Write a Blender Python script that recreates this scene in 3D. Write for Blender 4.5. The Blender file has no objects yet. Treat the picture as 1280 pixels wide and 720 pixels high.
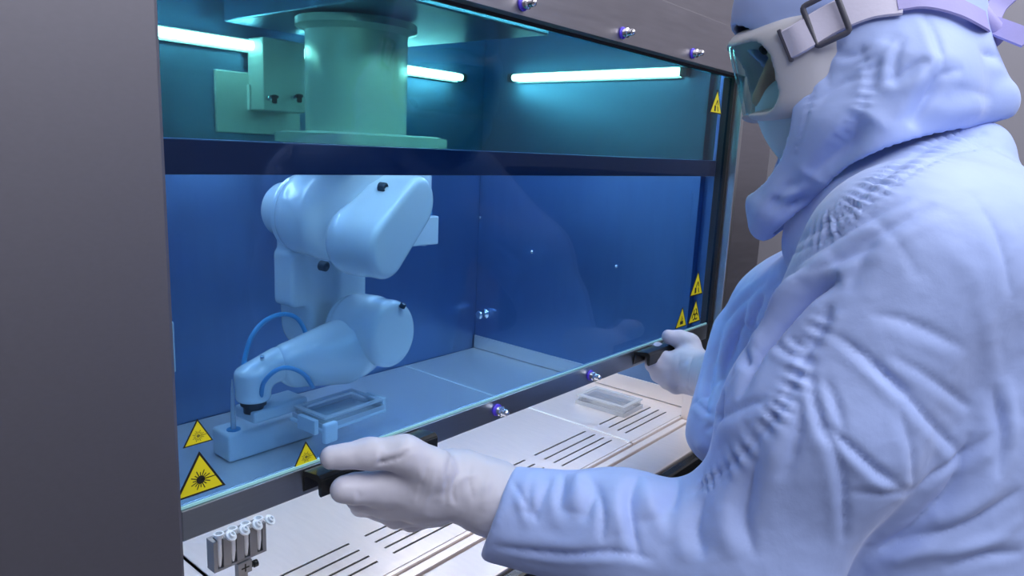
import bpy, bmesh, math, random
import numpy as np
from mathutils import Vector, Matrix, noise
from mathutils.bvhtree import BVHTree

# ------------------------------------------------------------------ camera, world, lights, exposure
scene = bpy.context.scene
COL = scene.collection
FPX = 886.84
CAM = np.array((0.0, 0.0, 1.465))
AX_R = np.array((0.64536607, -0.76254848, 0.04497164))
AX_U = np.array((0.11741662, 0.15720202, 0.9805615))
AX_F = np.array((0.75479532, 0.6275407, -0.19098871))
cd = bpy.data.cameras.new('camera')
cd.sensor_fit = 'HORIZONTAL'; cd.sensor_width = 36.0
cd.lens = 36.0 * FPX / 1280.0
cd.clip_start = 0.02
cam = bpy.data.objects.new('camera', cd); COL.objects.link(cam)
cam.matrix_world = Matrix((
    (AX_R[0], AX_U[0], -AX_F[0], CAM[0]),
    (AX_R[1], AX_U[1], -AX_F[1], CAM[1]),
    (AX_R[2], AX_U[2], -AX_F[2], CAM[2]),
    (0, 0, 0, 1)))
scene.camera = cam

world = bpy.data.worlds.new('world'); scene.world = world
world.use_nodes = True
world.node_tree.nodes['Background'].inputs[0].default_value = (0.62, 0.62, 0.72, 1)
world.node_tree.nodes['Background'].inputs[1].default_value = 0.05

vs = scene.view_settings
vs.view_transform = 'Standard'; vs.look = 'None'
vs.gamma = 1.0; vs.use_curve_mapping = False
vs.exposure = 0.0

def area_light(name, loc, size, power, color=(1, 1, 1), target=None):
    ld = bpy.data.lights.new(name, 'AREA')
    ld.shape = 'RECTANGLE'; ld.size = size[0]; ld.size_y = size[1]
    ld.energy = power; ld.color = color
    o = bpy.data.objects.new(name, ld); COL.objects.link(o)
    o.location = loc
    if target is not None:
        d = Vector(target) - Vector(loc)
        o.rotation_euler = d.to_track_quat('-Z', 'Y').to_euler()
    return o
# the clean room's ceiling panels
area_light('ceiling_panel_light', (0.45, -0.75, 2.68), (2.6, 1.5), 58, (0.93, 0.94, 1.0))
area_light('ceiling_panel_light', (1.95, 0.3, 2.68), (0.9, 1.2), 14, (0.93, 0.94, 1.0))

# ------------------------------------------------------------------ helpers
def on(u, v, ax, val):
    """point where the sight line through photo pixel (u, v) meets the plane ax = val"""
    d = AX_R * ((u - 640) / FPX) - AX_U * ((v - 360) / FPX) + AX_F
    i = 'xyz'.index(ax)
    return CAM + d * ((val - CAM[i]) / d[i])

def srgb(r, g, b):
    def f(c):
        c /= 255.0
        return c / 12.92 if c <= 0.04045 else ((c + 0.055) / 1.055) ** 2.4
    return (f(r), f(g), f(b), 1.0)

def new_mat(name):
    m = bpy.data.materials.new(name); m.use_nodes = True
    return m, m.node_tree, m.node_tree.nodes['Principled BSDF']

def pmat(name, color, rough=0.5, metal=0.0, noise_amt=0.0, noise_scale=40.0, bump=0.0, bump_scale=200.0,
         stretch=(1, 1, 1), spec=0.5, coat=0.0, rough_var=0.0):
    """Principled material with procedural colour variation, roughness variation and fine bump"""
    m, nt, b = new_mat(name)
    c = color if len(color) == 4 else (*color, 1)
    b.inputs['Base Color'].default_value = c
    b.inputs['Roughness'].default_value = rough
    b.inputs['Metallic'].default_value = metal
    b.inputs['Specular IOR Level'].default_value = spec
    b.inputs['Coat Weight'].default_value = coat
    b.inputs['Coat Roughness'].default_value = 0.08
    tc = nt.nodes.new('ShaderNodeTexCoord')
    mp = nt.nodes.new('ShaderNodeMapping'); mp.inputs['Scale'].default_value = stretch
    nt.links.new(tc.outputs['Object'], mp.inputs['Vector'])
    if noise_amt or rough_var:
        n = nt.nodes.new('ShaderNodeTexNoise')
        n.inputs['Scale'].default_value = noise_scale; n.inputs['Detail'].default_value = 6
        nt.links.new(mp.outputs[0], n.inputs['Vector'])
        if noise_amt:
            mx = nt.nodes.new('ShaderNodeMix'); mx.data_type = 'RGBA'
            mx.inputs[6].default_value = tuple(max(0, x * (1 - noise_amt)) for x in c[:3]) + (1,)
            mx.inputs[7].default_value = tuple(min(1, x * (1 + noise_amt)) for x in c[:3]) + (1,)
            nt.links.new(n.outputs['Fac'], mx.inputs[0]); nt.links.new(mx.outputs[2], b.inputs['Base Color'])
        if rough_var:
            mr = nt.nodes.new('ShaderNodeMapRange')
            mr.inputs['To Min'].default_value = rough - rough_var; mr.inputs['To Max'].default_value = rough + rough_var
            nt.links.new(n.outputs['Fac'], mr.inputs['Value']); nt.links.new(mr.outputs[0], b.inputs['Roughness'])
    if bump:
        n2 = nt.nodes.new('ShaderNodeTexNoise')
        n2.inputs['Scale'].default_value = bump_scale; n2.inputs['Detail'].default_value = 4
        nt.links.new(mp.outputs[0], n2.inputs['Vector'])
        bp = nt.nodes.new('ShaderNodeBump'); bp.inputs['Strength'].default_value = bump
        bp.inputs['Distance'].default_value = 0.002
        nt.links.new(n2.outputs['Fac'], bp.inputs['Height']); nt.links.new(bp.outputs[0], b.inputs['Normal'])
    return m

def pane_mat(name, tint, refl=1.0, haze=0.0):
    """tinted clear pane: coloured transmission plus a Schlick mirror reflection"""
    m, nt, b = new_mat(name); nt.nodes.remove(b)
    out = nt.nodes['Material Output']
    tr = nt.nodes.new('ShaderNodeBsdfTransparent'); tr.inputs[0].default_value = (*tint, 1)
    gl = nt.nodes.new('ShaderNodeBsdfGlossy'); gl.inputs['Roughness'].default_value = 0.012
    gl.inputs[0].default_value = (1, 1, 1, 1)
    lw = nt.nodes.new('ShaderNodeLayerWeight'); lw.inputs['Blend'].default_value = 0.5
    pw = nt.nodes.new('ShaderNodeMath'); pw.operation = 'POWER'; pw.inputs[1].default_value = 5
    ma = nt.nodes.new('ShaderNodeMath'); ma.operation = 'MULTIPLY_ADD'
    ma.inputs[1].default_value = 0.96 * refl; ma.inputs[2].default_value = 0.04 * refl
    nt.links.new(lw.outputs['Facing'], pw.inputs[0]); nt.links.new(pw.outputs[0], ma.inputs[0])
    mx = nt.nodes.new('ShaderNodeMixShader')
    nt.links.new(ma.outputs[0], mx.inputs[0]); nt.links.new(tr.outputs[0], mx.inputs[1]); nt.links.new(gl.outputs[0], mx.inputs[2])
    if haze:
        df = nt.nodes.new('ShaderNodeBsdfDiffuse'); df.inputs[0].default_value = (0.9, 0.9, 0.92, 1)
        tl_ = nt.nodes.new('ShaderNodeBsdfTranslucent'); tl_.inputs[0].default_value = (0.9, 0.9, 0.92, 1)
        a2 = nt.nodes.new('ShaderNodeMixShader'); a2.inputs[0].default_value = 0.5
        nt.links.new(df.outputs[0], a2.inputs[1]); nt.links.new(tl_.outputs[0], a2.inputs[2])
        m3 = nt.nodes.new('ShaderNodeMixShader'); m3.inputs[0].default_value = haze
        nt.links.new(mx.outputs[0], m3.inputs[1]); nt.links.new(a2.outputs[0], m3.inputs[2]); mx = m3
    nt.links.new(mx.outputs[0], out.inputs[0])
    return m

def emit_mat(name, color, strength):
    m, nt, b = new_mat(name)
    b.inputs['Base Color'].default_value = (*color, 1)
    b.inputs['Emission Color'].default_value = (*color, 1)
    b.inputs['Emission Strength'].default_value = strength
    return m

def link(name, me, mat, parent=None, smooth=False):
    o = bpy.data.objects.new(name, me); COL.objects.link(o)
    if mat is not None: me.materials.append(mat)
    if smooth:
        me.polygons.foreach_set('use_smooth', [True] * len(me.polygons))
    if parent is not None:
        o.parent = parent
        o.matrix_parent_inverse = Matrix.Translation(parent.location).inverted() if parent.rotation_euler.z == 0 else parent.matrix_basis.inverted()
    return o

def obj(name, bm, mat, parent=None, smooth=False, sharp=None):
    me = bpy.data.meshes.new(name)
    bmesh.ops.recalc_face_normals(bm, faces=bm.faces)
    bm.to_mesh(me); bm.free()
    o = link(name, me, mat, parent, smooth)
    if sharp is not None:
        me.set_sharp_from_angle(angle=math.radians(sharp))
    return o

def tag(o, label, cat, group=None):
    o['label'] = label; o['category'] = cat
    if group: o['group'] = group
    return o

def thing(name, label, cat, loc=(0, 0, 0), group=None):
    o = bpy.data.objects.new(name, None); COL.objects.link(o)
    o.location = loc; o.empty_display_size = 0.05
    return tag(o, label, cat, group)

def struct(o):
    o['kind'] = 'structure'; return o

def add_box(bm, lo, hi, bevel=0.0, segs=2):
    lo = Vector(lo); hi = Vector(hi)
    r = bmesh.ops.create_cube(bm, size=1.0)
    vs_ = r['verts']
    c = (lo + hi) / 2; s = hi - lo
    for v in vs_:
        v.co = Vector((v.co.x * s.x, v.co.y * s.y, v.co.z * s.z)) + c
    if bevel:
        es = list({e for v in vs_ for e in v.link_edges})
        bmesh.ops.bevel(bm, geom=es, offset=bevel, segments=segs, affect='EDGES', profile=0.5)
    return bm

def box(lo, hi, bevel=0.0, segs=2):
    return add_box(bmesh.new(), lo, hi, bevel, segs)

def frame_to(d):
    d = Vector(d).normalized()
    a = Vector((0, 0, 1)) if abs(d.z) < 0.9 else Vector((1, 0, 0))
    x = a.cross(d).normalized(); y = d.cross(x)
    return x, y, d

def add_lathe(bm, base, axis, prof, seg=24, caps=True):
    """revolve (radius, height) pairs about axis from base"""
    x, y, d = frame_to(axis); base = Vector(base)
    rings = []
    for r, h in prof:
        if r < 1e-6:
            rings.append([bm.verts.new(base + d * h)]); continue
        rings.append([bm.verts.new(base + d * h + (x * math.cos(2 * math.pi * k / seg) + y * math.sin(2 * math.pi * k / seg)) * r) for k in range(seg)])
    for a, b in zip(rings, rings[1:]):
        for k in range(seg):
            k2 = (k + 1) % seg
            if len(a) == 1 and len(b) == 1: continue
            if len(a) == 1: bm.faces.new((a[0], b[k], b[k2]))
            elif len(b) == 1: bm.faces.new((a[k], a[k2], b[0]))
            else: bm.faces.new((a[k], a[k2], b[k2], b[k]))
    if caps:
        if len(rings[0]) > 1: bm.faces.new(rings[0][::-1])
        if len(rings[-1]) > 1: bm.faces.new(rings[-1])
    return bm

def lathe(base, axis, prof, seg=24, caps=True):
    return add_lathe(bmesh.new(), base, axis, prof, seg, caps)

def catmull(pts, n=8):
    pts = [Vector(p) for p in pts]
    P = [pts[0] * 2 - pts[1]] + pts + [pts[-1] * 2 - pts[-2]]
    out = []
    for i in range(1, len(P) - 2):
        for k in range(n):
            t = k / n
            a, b, c, d = P[i - 1], P[i], P[i + 1], P[i + 2]
            out.append(0.5 * ((2 * b) + (c - a) * t + (2 * a - 5 * b + 4 * c - d) * t * t + (3 * b - a - 3 * c + d) * t ** 3))
    out.append(pts[-1]); return out

def add_tube(bm, pts, r, seg=10, n=8):
    path = catmull(pts, n) if n > 1 else [Vector(p) for p in pts]
    rings = []; up = None
    for i, p in enumerate(path):
        t = (path[min(i + 1, len(path) - 1)] - path[max(i - 1, 0)]).normalized()
        if up is None:
            x, y, _ = frame_to(t)
        else:
            x = (up - t * up.dot(t)).normalized(); y = t.cross(x)
        up = x
        rr = r(i / (len(path) - 1)) if callable(r) else r
        rings.append([bm.verts.new(p + (x * math.cos(2 * math.pi * k / seg) + y * math.sin(2 * math.pi * k / seg)) * rr) for k in range(seg)])
    for a, b in zip(rings, rings[1:]):
        for k in range(seg):
            bm.faces.new((a[k], a[(k + 1) % seg], b[(k + 1) % seg], b[k]))
    bm.faces.new(rings[0][::-1]); bm.faces.new(rings[-1])
    return bm

def add_prism(bm, pts, ext):
    """extrude a planar polygon along vector ext"""
    ext = Vector(ext)
    a = [bm.verts.new(Vector(p)) for p in pts]; b = [bm.verts.new(Vector(p) + ext) for p in pts]
    n = len(a)
    bm.faces.new(a[::-1]); bm.faces.new(b)
    for k in range(n): bm.faces.new((a[k], a[(k + 1) % n], b[(k + 1) % n], b[k]))
    return bm

# ---- implicit surfaces: smooth unions of round cones, ellipsoids and slabs, meshed with surface nets
def smin(a, b, k):
    if k <= 0: return np.minimum(a, b)
    h = np.clip(0.5 + 0.5 * (b - a) / k, 0, 1)
    return b + (a - b) * h - k * h * (1 - h)

def smax(a, b, k): return -smin(-a, -b, k)

def sd_cone(p, a, b, ra, rb):
    a = np.asarray(a, float); b = np.asarray(b, float); ab = b - a
    t = np.clip(((p - a) @ ab) / (ab @ ab), 0, 1)
    return np.linalg.norm(p - a - t[:, None] * ab, axis=1) - (ra + (rb - ra) * t)

def sd_ell(p, c, r, rot=None):
    q = p - np.asarray(c, float)
    if rot is not None: q = q @ np.asarray(rot, float)       # rot columns = local axes
    r = np.asarray(r, float)
    k0 = np.linalg.norm(q / r, axis=1); k1 = np.linalg.norm(q / (r * r), axis=1) + 1e-9
    return k0 * (k0 - 1) / k1

def sd_box(p, c, h, rot=None, rr=0.0):
    q = p - np.asarray(c, float)
    if rot is not None: q = q @ np.asarray(rot, float)
    q = np.abs(q) - (np.asarray(h, float) - rr)
    return np.linalg.norm(np.maximum(q, 0), axis=1) + np.minimum(q.max(axis=1), 0) - rr

def sd_disc(p, a, b, r, rr=0.0):
    """cylinder from a to b with rounded rims"""
    a = np.asarray(a, float); b = np.asarray(b, float); d = b - a; L = np.linalg.norm(d); d = d / L
    q = p - (a + b) / 2; h = q @ d
    rad = np.linalg.norm(q - h[:, None] * d, axis=1)
    x = rad - (r - rr); y = np.abs(h) - (L / 2 - rr)
    return np.sqrt(np.maximum(x, 0) ** 2 + np.maximum(y, 0) ** 2) + np.minimum(np.maximum(x, y), 0) - rr

def sd_stadium(p, a, b, ra, rb, axis, half, rr):
    """flat tapered capsule a-b, extruded by +-half along axis, rims rounded by rr"""
    a = np.asarray(a, float); b = np.asarray(b, float); ax = np.asarray(axis, float); ax = ax / np.linalg.norm(ax)
    q = p - a; h = q @ ax; q2 = q - h[:, None] * ax
    ab = b - a; ab = ab - (ab @ ax) * ax
    t = np.clip((q2 @ ab) / (ab @ ab), 0, 1)
    x = np.linalg.norm(q2 - t[:, None] * ab, axis=1) - (ra + (rb - ra) * t) + rr
    y = np.abs(h) - half + rr
    return np.sqrt(np.maximum(x, 0) ** 2 + np.maximum(y, 0) ** 2) + np.minimum(np.maximum(x, y), 0) - rr

def surface_nets(f, lo, hi, h):
    lo = np.asarray(lo, float); hi = np.asarray(hi, float)
    n = np.ceil((hi - lo) / h).astype(int) + 1
    ax = [lo[i] + h * np.arange(n[i]) for i in range(3)]
    # coarse pass finds where the surface can be; only that shell is evaluated finely
    cst = 4
    cax = [a[::cst] + h * (cst - 1) / 2 for a in ax]
    CG = np.stack(np.meshgrid(*cax, indexing='ij'), -1)
    cv = np.concatenate([f(c) for c in np.array_split(CG.reshape(-1, 3), max(1, CG.size // 600000))]).reshape(CG.shape[:3])
    val = cv
    for k in range(3): val = np.repeat(val, cst, axis=k)
    val = np.ascontiguousarray(val[:n[0], :n[1], :n[2]])
    near = np.argwhere(np.abs(val) < 9 * h)
    if len(near):
        G = lo + h * near
        val[near[:, 0], near[:, 1], near[:, 2]] = np.concatenate([f(c) for c in np.array_split(G, max(1, len(G) // 200000))])
    s = val < 0
    cs = np.zeros(n - 1, int)
    for dx in (0, 1):
        for dy in (0, 1):
            for dz in (0, 1):
                cs += s[dx:n[0] - 1 + dx, dy:n[1] - 1 + dy, dz:n[2] - 1 + dz]
    act = (cs > 0) & (cs < 8)
    idx = -np.ones(n - 1, int); ii = np.argwhere(act); idx[act] = np.arange(len(ii))
    acc = np.zeros((len(ii), 3)); cnt = np.zeros(len(ii))
    corners = [(a, b, c) for a in (0, 1) for b in (0, 1) for c in (0, 1)]
    for c0 in corners:
        for k in range(3):
            if c0[k]: continue
            c1 = list(c0); c1[k] = 1
            v0 = val[ii[:, 0] + c0[0], ii[:, 1] + c0[1], ii[:, 2] + c0[2]]
            v1 = val[ii[:, 0] + c1[0], ii[:, 1] + c1[1], ii[:, 2] + c1[2]]
            m = (v0 < 0) != (v1 < 0)
            t = np.where(m, v0 / np.where(m, v0 - v1, 1), 0)
            P = np.tile(np.array(c0, float), (len(ii), 1)); P[:, k] = t
            acc[m] += P[m]; cnt[m] += 1
    V = lo + h * (ii + acc / cnt[:, None])
    faces = []
    for k in range(3):
        a, b = [(1, 2), (2, 0), (0, 1)][k]
        sl0 = [slice(None)] * 3; sl1 = [slice(None)] * 3
        sl0[k] = slice(0, -1); sl1[k] = slice(1, None)
        s0 = s[tuple(sl0)]; s1 = s[tuple(sl1)]
        e = np.argwhere(s0 != s1)
        e = e[(e[:, a] > 0) & (e[:, b] > 0) & (e[:, a] < n[a] - 1) & (e[:, b] < n[b] - 1)]
        if not len(e): continue
        ea = np.eye(3, dtype=int)[a]; eb = np.eye(3, dtype=int)[b]
        g = lambda q: idx[q[:, 0], q[:, 1], q[:, 2]]
        quad = np.stack([g(e - ea - eb), g(e - eb), g(e), g(e - ea)], 1)
        flip = ~s0[e[:, 0], e[:, 1], e[:, 2]]
        quad[flip] = quad[flip][:, ::-1]
        faces.append(quad)
    return V, np.concatenate(faces)

def relax(V, F, it=2, lam=0.5):
    for _ in range(it):
        acc = np.zeros_like(V); cnt = np.zeros(len(V))
        for a in range(4):
            b = (a + 1) % 4
            np.add.at(acc, F[:, a], V[F[:, b]]); np.add.at(cnt, F[:, a], 1)
            np.add.at(acc, F[:, b], V[F[:, a]]); np.add.at(cnt, F[:, b], 1)
        V = V + lam * (acc / np.maximum(cnt, 1)[:, None] - V)
    return V

def vnormals(V, F):
    n = np.cross(V[F[:, 2]] - V[F[:, 0]], V[F[:, 3]] - V[F[:, 1]])
    N = np.zeros_like(V)
    for a in range(4): np.add.at(N, F[:, a], n)
    return N / (np.linalg.norm(N, axis=1)[:, None] + 1e-12)

def mesh_from(name, V, F):
    me = bpy.data.meshes.new(name)
    me.from_pydata(V.tolist(), [], F.tolist()); me.update()
    return me

def implicit(name, f, lo, hi, h, mat, parent=None, it=1, post=None):
    V, F = surface_nets(f, lo, hi, h)
    V = relax(V, F, it)
    if post: V = post(V, F)
    return link(name, mesh_from(name, V, F), mat, parent, smooth=True)

def smooth_noise(V, scale, seed=0.0):
    o = Vector((seed * 13.7, seed * 7.1, seed * 3.3))
    return np.array([noise.noise(Vector(v) * scale + o) for v in V.tolist()])

# ------------------------------------------------------------------ materials
STEEL = pmat('brushed_steel', (0.42, 0.40, 0.43), rough=0.42, metal=1.0, noise_amt=0.12, noise_scale=14, stretch=(1, 1, 9), bump=0.04, bump_scale=350, rough_var=0.06)
STEEL_DARK = pmat('dull_steel', (0.25, 0.245, 0.28), rough=0.5, metal=1.0, noise_amt=0.05, noise_scale=160, stretch=(1, 1, 2), rough_var=0.03)
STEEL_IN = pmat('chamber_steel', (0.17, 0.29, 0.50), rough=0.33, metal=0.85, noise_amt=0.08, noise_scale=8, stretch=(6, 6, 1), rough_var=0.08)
TRAY = pmat('work_tray_steel', (0.88, 0.80, 0.765), rough=0.34, metal=0.55, noise_amt=0.06, noise_scale=20, stretch=(8, 1, 1), rough_var=0.06)
CHROME = pmat('chrome', (0.8, 0.8, 0.82), rough=0.12, metal=1.0)
ALU = pmat('aluminium', (0.55, 0.55, 0.56), rough=0.35, metal=0.9, noise_amt=0.06, noise_scale=90)
RAIL = pmat('rail_steel', (0.42, 0.46, 0.50), rough=0.34, metal=1.0, noise_amt=0.08, noise_scale=20, stretch=(1, 1, 12))
BLACK = pmat('black_plastic', (0.012, 0.013, 0.013), rough=0.25, noise_amt=0.2)
GASKET = pmat('black_gasket', (0.01, 0.01, 0.012), rough=0.6, noise_amt=0.2)
VIOLET = pmat('violet_seal', (0.10, 0.06, 0.75), rough=0.35, noise_amt=0.1)
NAVY = pmat('navy_bar', (0.02, 0.025, 0.06), rough=0.35, noise_amt=0.1)
WALL = pmat('clean_room_wall', (0.34, 0.33, 0.375), rough=0.55, noise_amt=0.04, noise_scale=3)
CEIL = pmat('clean_room_ceiling', (0.5, 0.49, 0.54), rough=0.7, noise_amt=0.03, noise_scale=3)
FLOOR = pmat('vinyl_floor', (0.16, 0.16, 0.18), rough=0.4, noise_amt=0.15, noise_scale=25)
SASH_GLASS = pane_mat('blue_sash_glass', (0.50, 0.715, 0.90), 0.6)
UPPER_GLASS = pane_mat('green_upper_pane', (0.46, 0.69, 0.52), 0.6)
TUBE = emit_mat('tube_light', (1.0, 0.97, 0.95), 46.0)
TUBE_F = emit_mat('front_tube_light', (1.0, 0.97, 0.95), 64.0)
YELLOW = pmat('warning_yellow', srgb(226, 214, 30), rough=0.4, noise_amt=0.04)
INK = pmat('sticker_black', (0.012, 0.012, 0.01), rough=0.45, noise_amt=0.1)
INK2 = pmat('sticker_olive', (0.20, 0.19, 0.03), rough=0.45, noise_amt=0.1)
GLASS_EDGE = pmat('bright_glass_edge', srgb(165, 225, 225), rough=0.3, noise_amt=0.05)
WHITE_BOX = pmat('white_plastic', (0.80, 0.82, 0.82), rough=0.35, noise_amt=0.03)
PANEL = pmat('pale_panel', (0.62, 0.66, 0.66), rough=0.4, metal=0.2, noise_amt=0.04, noise_scale=10)

# ------------------------------------------------------------------ room shell
X0, X1, Y0, Y1, ZC = -1.8, 2.6, -1.9, 1.75, 2.72
struct(obj('floor', box((X0, Y0, -0.05), (X1, Y1, 0)), FLOOR))
struct(obj('ceiling', box((X0, Y0, ZC), (X1, Y1, ZC + 0.05)), CEIL))
struct(obj('wall_back', box((X0, Y1, 0), (X1, Y1 + 0.05, ZC)), WALL))
struct(obj('wall_right', box((X1, Y0, 0), (X1 + 0.05, Y1, ZC)), WALL))
struct(obj('wall_left', box((X0 - 0.05, Y0, 0), (X0, Y1, ZC)), WALL))
struct(obj('wall_front', box((X0, Y0 - 0.05, 0), (X1, Y0, ZC)), WALL))
dk = pmat('dark_instrument', (0.02, 0.022, 0.025), rough=0.4, noise_amt=0.1)
bi = thing('instrument_tower', 'dark instrument housing against the far wall behind the hood', 'instrument', (2.38, -0.25, 0))
obj('housing', box((2.2, -0.62, 0.04), (2.56, 0.16, 1.40), 0.012), dk, bi)
obj('plinth', box((2.23, -0.58, 0.0), (2.54, 0.12, 0.04)), GASKET, bi)

# ------------------------------------------------------------------ safety cabinet
SY = 0.64                     # sash plane
cab = thing('safety_cabinet', 'stainless steel laser safety cabinet with blue tinted front enclosing the robot', 'cabinet', (0.865, 1.0, 0))
obj('side_column', box((0.08, 0.612, 0.0), (0.275, 1.40, 2.2), 0.004), STEEL_DARK, cab)
obj('side_column', box((1.474, 0.622, 0.0), (1.655, 1.40, 1.722), 0.003), STEEL, cab)
obj('inner_side_wall', box((1.46, 0.66, 0.87), (1.473, 1.345, 1.775)), STEEL_IN, cab)
obj('inner_side_wall', box((0.276, 0.66, 0.87), (0.281, 1.345, 1.775)), STEEL_IN, cab)
obj('column_trim', box((1.4595, 0.616, 0.87), (1.473, 0.659, 1.70), 0.002), pmat('bright_steel', (0.62, 0.62, 0.61), rough=0.3, metal=1.0, noise_amt=0.05), cab)
obj('gasket', box((1.4505, 0.634, 0.95), (1.459, 0.659, 1.632), 0.001), GASKET, cab)
obj('header_rail', box((0.276, 0.615, 1.634), (1.473, 0.634, 1.7170), 0.0006), STEEL, cab)
obj('header_gasket', box((0.283, 0.634, 1.630), (1.45, 0.6385, 1.66)), GASKET, cab)
obj('sash_housing', box((0.276, 0.617, 1.7172), (1.408, 0.648, 2.2), 0.0006), STEEL, cab)
obj('roof', box((0.276, 0.68, 2.0), (1.473, 1.40, 2.2)), STEEL, cab)
obj('back_panel', box((0.276, 1.346, 0.87), (1.473, 1.40, 1.99)), STEEL_IN, cab)
obj('chamber_ceiling', box((0.282, 0.68, 1.776), (1.459, 1.345, 1.80)), STEEL_IN, cab)
obj('lower_housing', box((0.276, 0.60, 0.0), (1.473, 1.40, 0.815)), STEEL_DARK, cab)
obj('front_panel', box((0.276, 0.600, 0.816), (1.473, 0.634, 0.865)), STEEL_DARK, cab)
obj('floor_pan', box((0.277, 0.636, 0.816), (1.4725, 1.345, 0.824)), GASKET, cab)  # black colour stands in for the deep shade below the tray slots
obj('front_lip', box((0.282, 0.6405, 0.870), (1.40, 0.6565, 0.896), 0.002), TRAY, cab)
obj('arm_rest', box((0.276, 0.562, 0.866), (1.455, 0.6355, 0.895), 0.003), TRAY, cab)
obj('arm_rest_edge', box((0.276, 0.536, 0.852), (1.455, 0.561, 0.893), 0.006), BLACK, cab)
obj('side_ledge', box((0.283, 0.664, 0.874), (0.397, 1.343, 0.899), 0.001), TRAY, cab)
# right front bracket with screws
br = obj('bracket', box((1.405, 0.640, 0.86), (1.4585, 0.662, 0.972), 0.0015), TRAY, cab)
for z in (0.955, 0.912, 0.882):
    obj('screw', lathe((1.414, 0.640, z), (0, -1, 0), [(0.0042, 0), (0.0042, 0.0015), (0.003, 0.003), (0, 0.0034)], 12), CHROME, br, True)
obj('reflection_strip', box((1.4545, 0.668, 0.9015), (1.4595, 1.343, 0.938), 0.001), TRAY, cab)  # added strip whose pale colour mimics the bright tray mirrored in the wall
# chamber lamps
for nm, a, b in (('back', (0.33, 1.318, 1.640), (1.345, 1.318, 1.640)), ('side', (1.437, 0.755, 1.646), (1.437, 1.222, 1.646)), ('front', (0.38, 0.712, 1.736), (1.36, 0.712, 1.736))):
    a = Vector(a); b = Vector(b); d = (b - a); L = d.length
    t = obj('lamp_tube', lathe(a, d, [(0, 0), (0.0078, 0), (0.0085, 0.004), (0.0085, L - 0.004), (0.0078, L), (0, L)], 16, False), TUBE_F if nm == 'front' else TUBE, cab, True)
    out = {'back': Vector((0, 1, 0)), 'side': Vector((1, 0, 0)), 'front': Vector((0, -1, 0))}[nm]
    for e in (a, b):
        s = (e - (a + b) / 2).normalized()
        c = e + s * 0.010 + out * 0.006
        obj('lamp_socket', box(c - Vector((0.009, 0.009, 0.010)), c + Vector((0.009, 0.009, 0.010)), 0.002), GASKET, cab)
    c0 = a + out * 0.0165; c1 = b + out * 0.0165
    w_ = Vector((abs(out.x), abs(out.y), 0)) * 0.0045
    lo = Vector((min(c0.x, c1.x), min(c0.y, c1.y), c0.z - 0.013)) - w_
    hi = Vector((max(c0.x, c1.x), max(c0.y, c1.y), c0.z + 0.013)) + w_
    obj('lamp_channel', box(lo, hi, 0.002), PANEL, cab)
# ceiling mount from which the robot hangs
obj('robot_mount', box((0.70, 0.83, 1.672), (1.07, 1.30, 1.775), 0.003), STEEL_IN, cab)
# back wall fittings
pw = obj('wall_plate', box((0.700, 1.337, 1.473), (0.884, 1.3455, 1.590), 0.002), PANEL, cab)
bx = on(328, 37, 'y', 1.28); bx2 = on(382, 142, 'y', 1.28)
vb = obj('valve_box', box((bx[0], 1.28, bx2[2]), (bx2[0], 1.3365, bx[2] - 0.012), 0.003), PANEL, cab)
sx = on(312, 105, 'y', 1.325); sx2 = on(331, 139, 'y', 1.325)
obj('outlet_plate', box((sx[0], 1.325, sx2[2]), (bx[0] - 0.002, 1.3365, sx[2]), 0.002), WHITE_BOX, cab)
for (u, v, yy) in ((320, 127, 1.325), (335, 123, 1.28), (366, 122, 1.28)):
    p = Vector(on(u, v, 'y', yy))
    k = obj('valve', lathe(p, (0, -1, 0), [(0.005, 0), (0.005, 0.012), (0.0035, 0.012), (0.0035, 0.018)], 12), CHROME, cab, True)
    kb = box(p + Vector((-0.0035, -0.028, -0.010)), p + Vector((0.0035, -0.018, 0.007)), 0.002)
    add_box(kb, p + Vector((-0.008, -0.026, 0.0)), p + Vector((0.008, -0.019, 0.006)), 0.002)
    obj('knob', kb, BLACK, k)
# inner guide rail and screws on the right chamber wall
obj('guide_rail', box((1.440, 0.684, 0.98), (1.4595, 0.700, 1.775), 0.001), STEEL_IN, cab)
for u, v in ((665, 315), (771, 333), (600, 272), (858, 384), (868, 241)):
    p = on(u, v, 'x', 1.459)
    obj('screw', lathe(p, (-1, 0, 0), [(0.0045, 0), (0.0045, 0.002), (0.003, 0.004), (0, 0.0045)], 12), CHROME, cab, True)
hk = Vector(on(607, 392, 'x', 1.459))
h1 = obj('wall_stud', lathe(hk, (-1, 0, 0), [(0.014, 0), (0.014, 0.003), (0.007, 0.004), (0.007, 0.018), (0.012, 0.020), (0.012, 0.028), (0.009, 0.031), (0, 0.031)], 20), CHROME, cab, True)
# upper fixed pane with its navy bottom bar
obj('upper_pane', box((0.283, 0.664, 1.462), (1.448, 0.669, 1.774)), UPPER_GLASS, cab)
obj('pane_bar', box((0.283, 0.657, 1.429), (1.4505, 0.676, 1.4615), 0.001), NAVY, cab)

def add_bolt(parent, x, z, y):
    b = obj('bolt', lathe((x, y, z), (0, -1, 0), [(0.0064, 0.003), (0.0064, 0.009), (0.0075, 0.009), (0.0075, 0.011), (0.0052, 0.0125), (0.0050, 0.018), (0.0042, 0.021), (0.002, 0.023), (0, 0.0234)], 18, True), CHROME, parent, True, 35)
    obj('seal_ring', lathe((x, y, z), (0, -1, 0), [(0.0088, 0), (0.0092, 0.001), (0.0088, 0.003), (0.0066, 0.0032)], 20), VIOLET, b, True)
for x in (0.734, 0.975, 1.212): add_bolt(cab, x, 1.648, 0.615)

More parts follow.
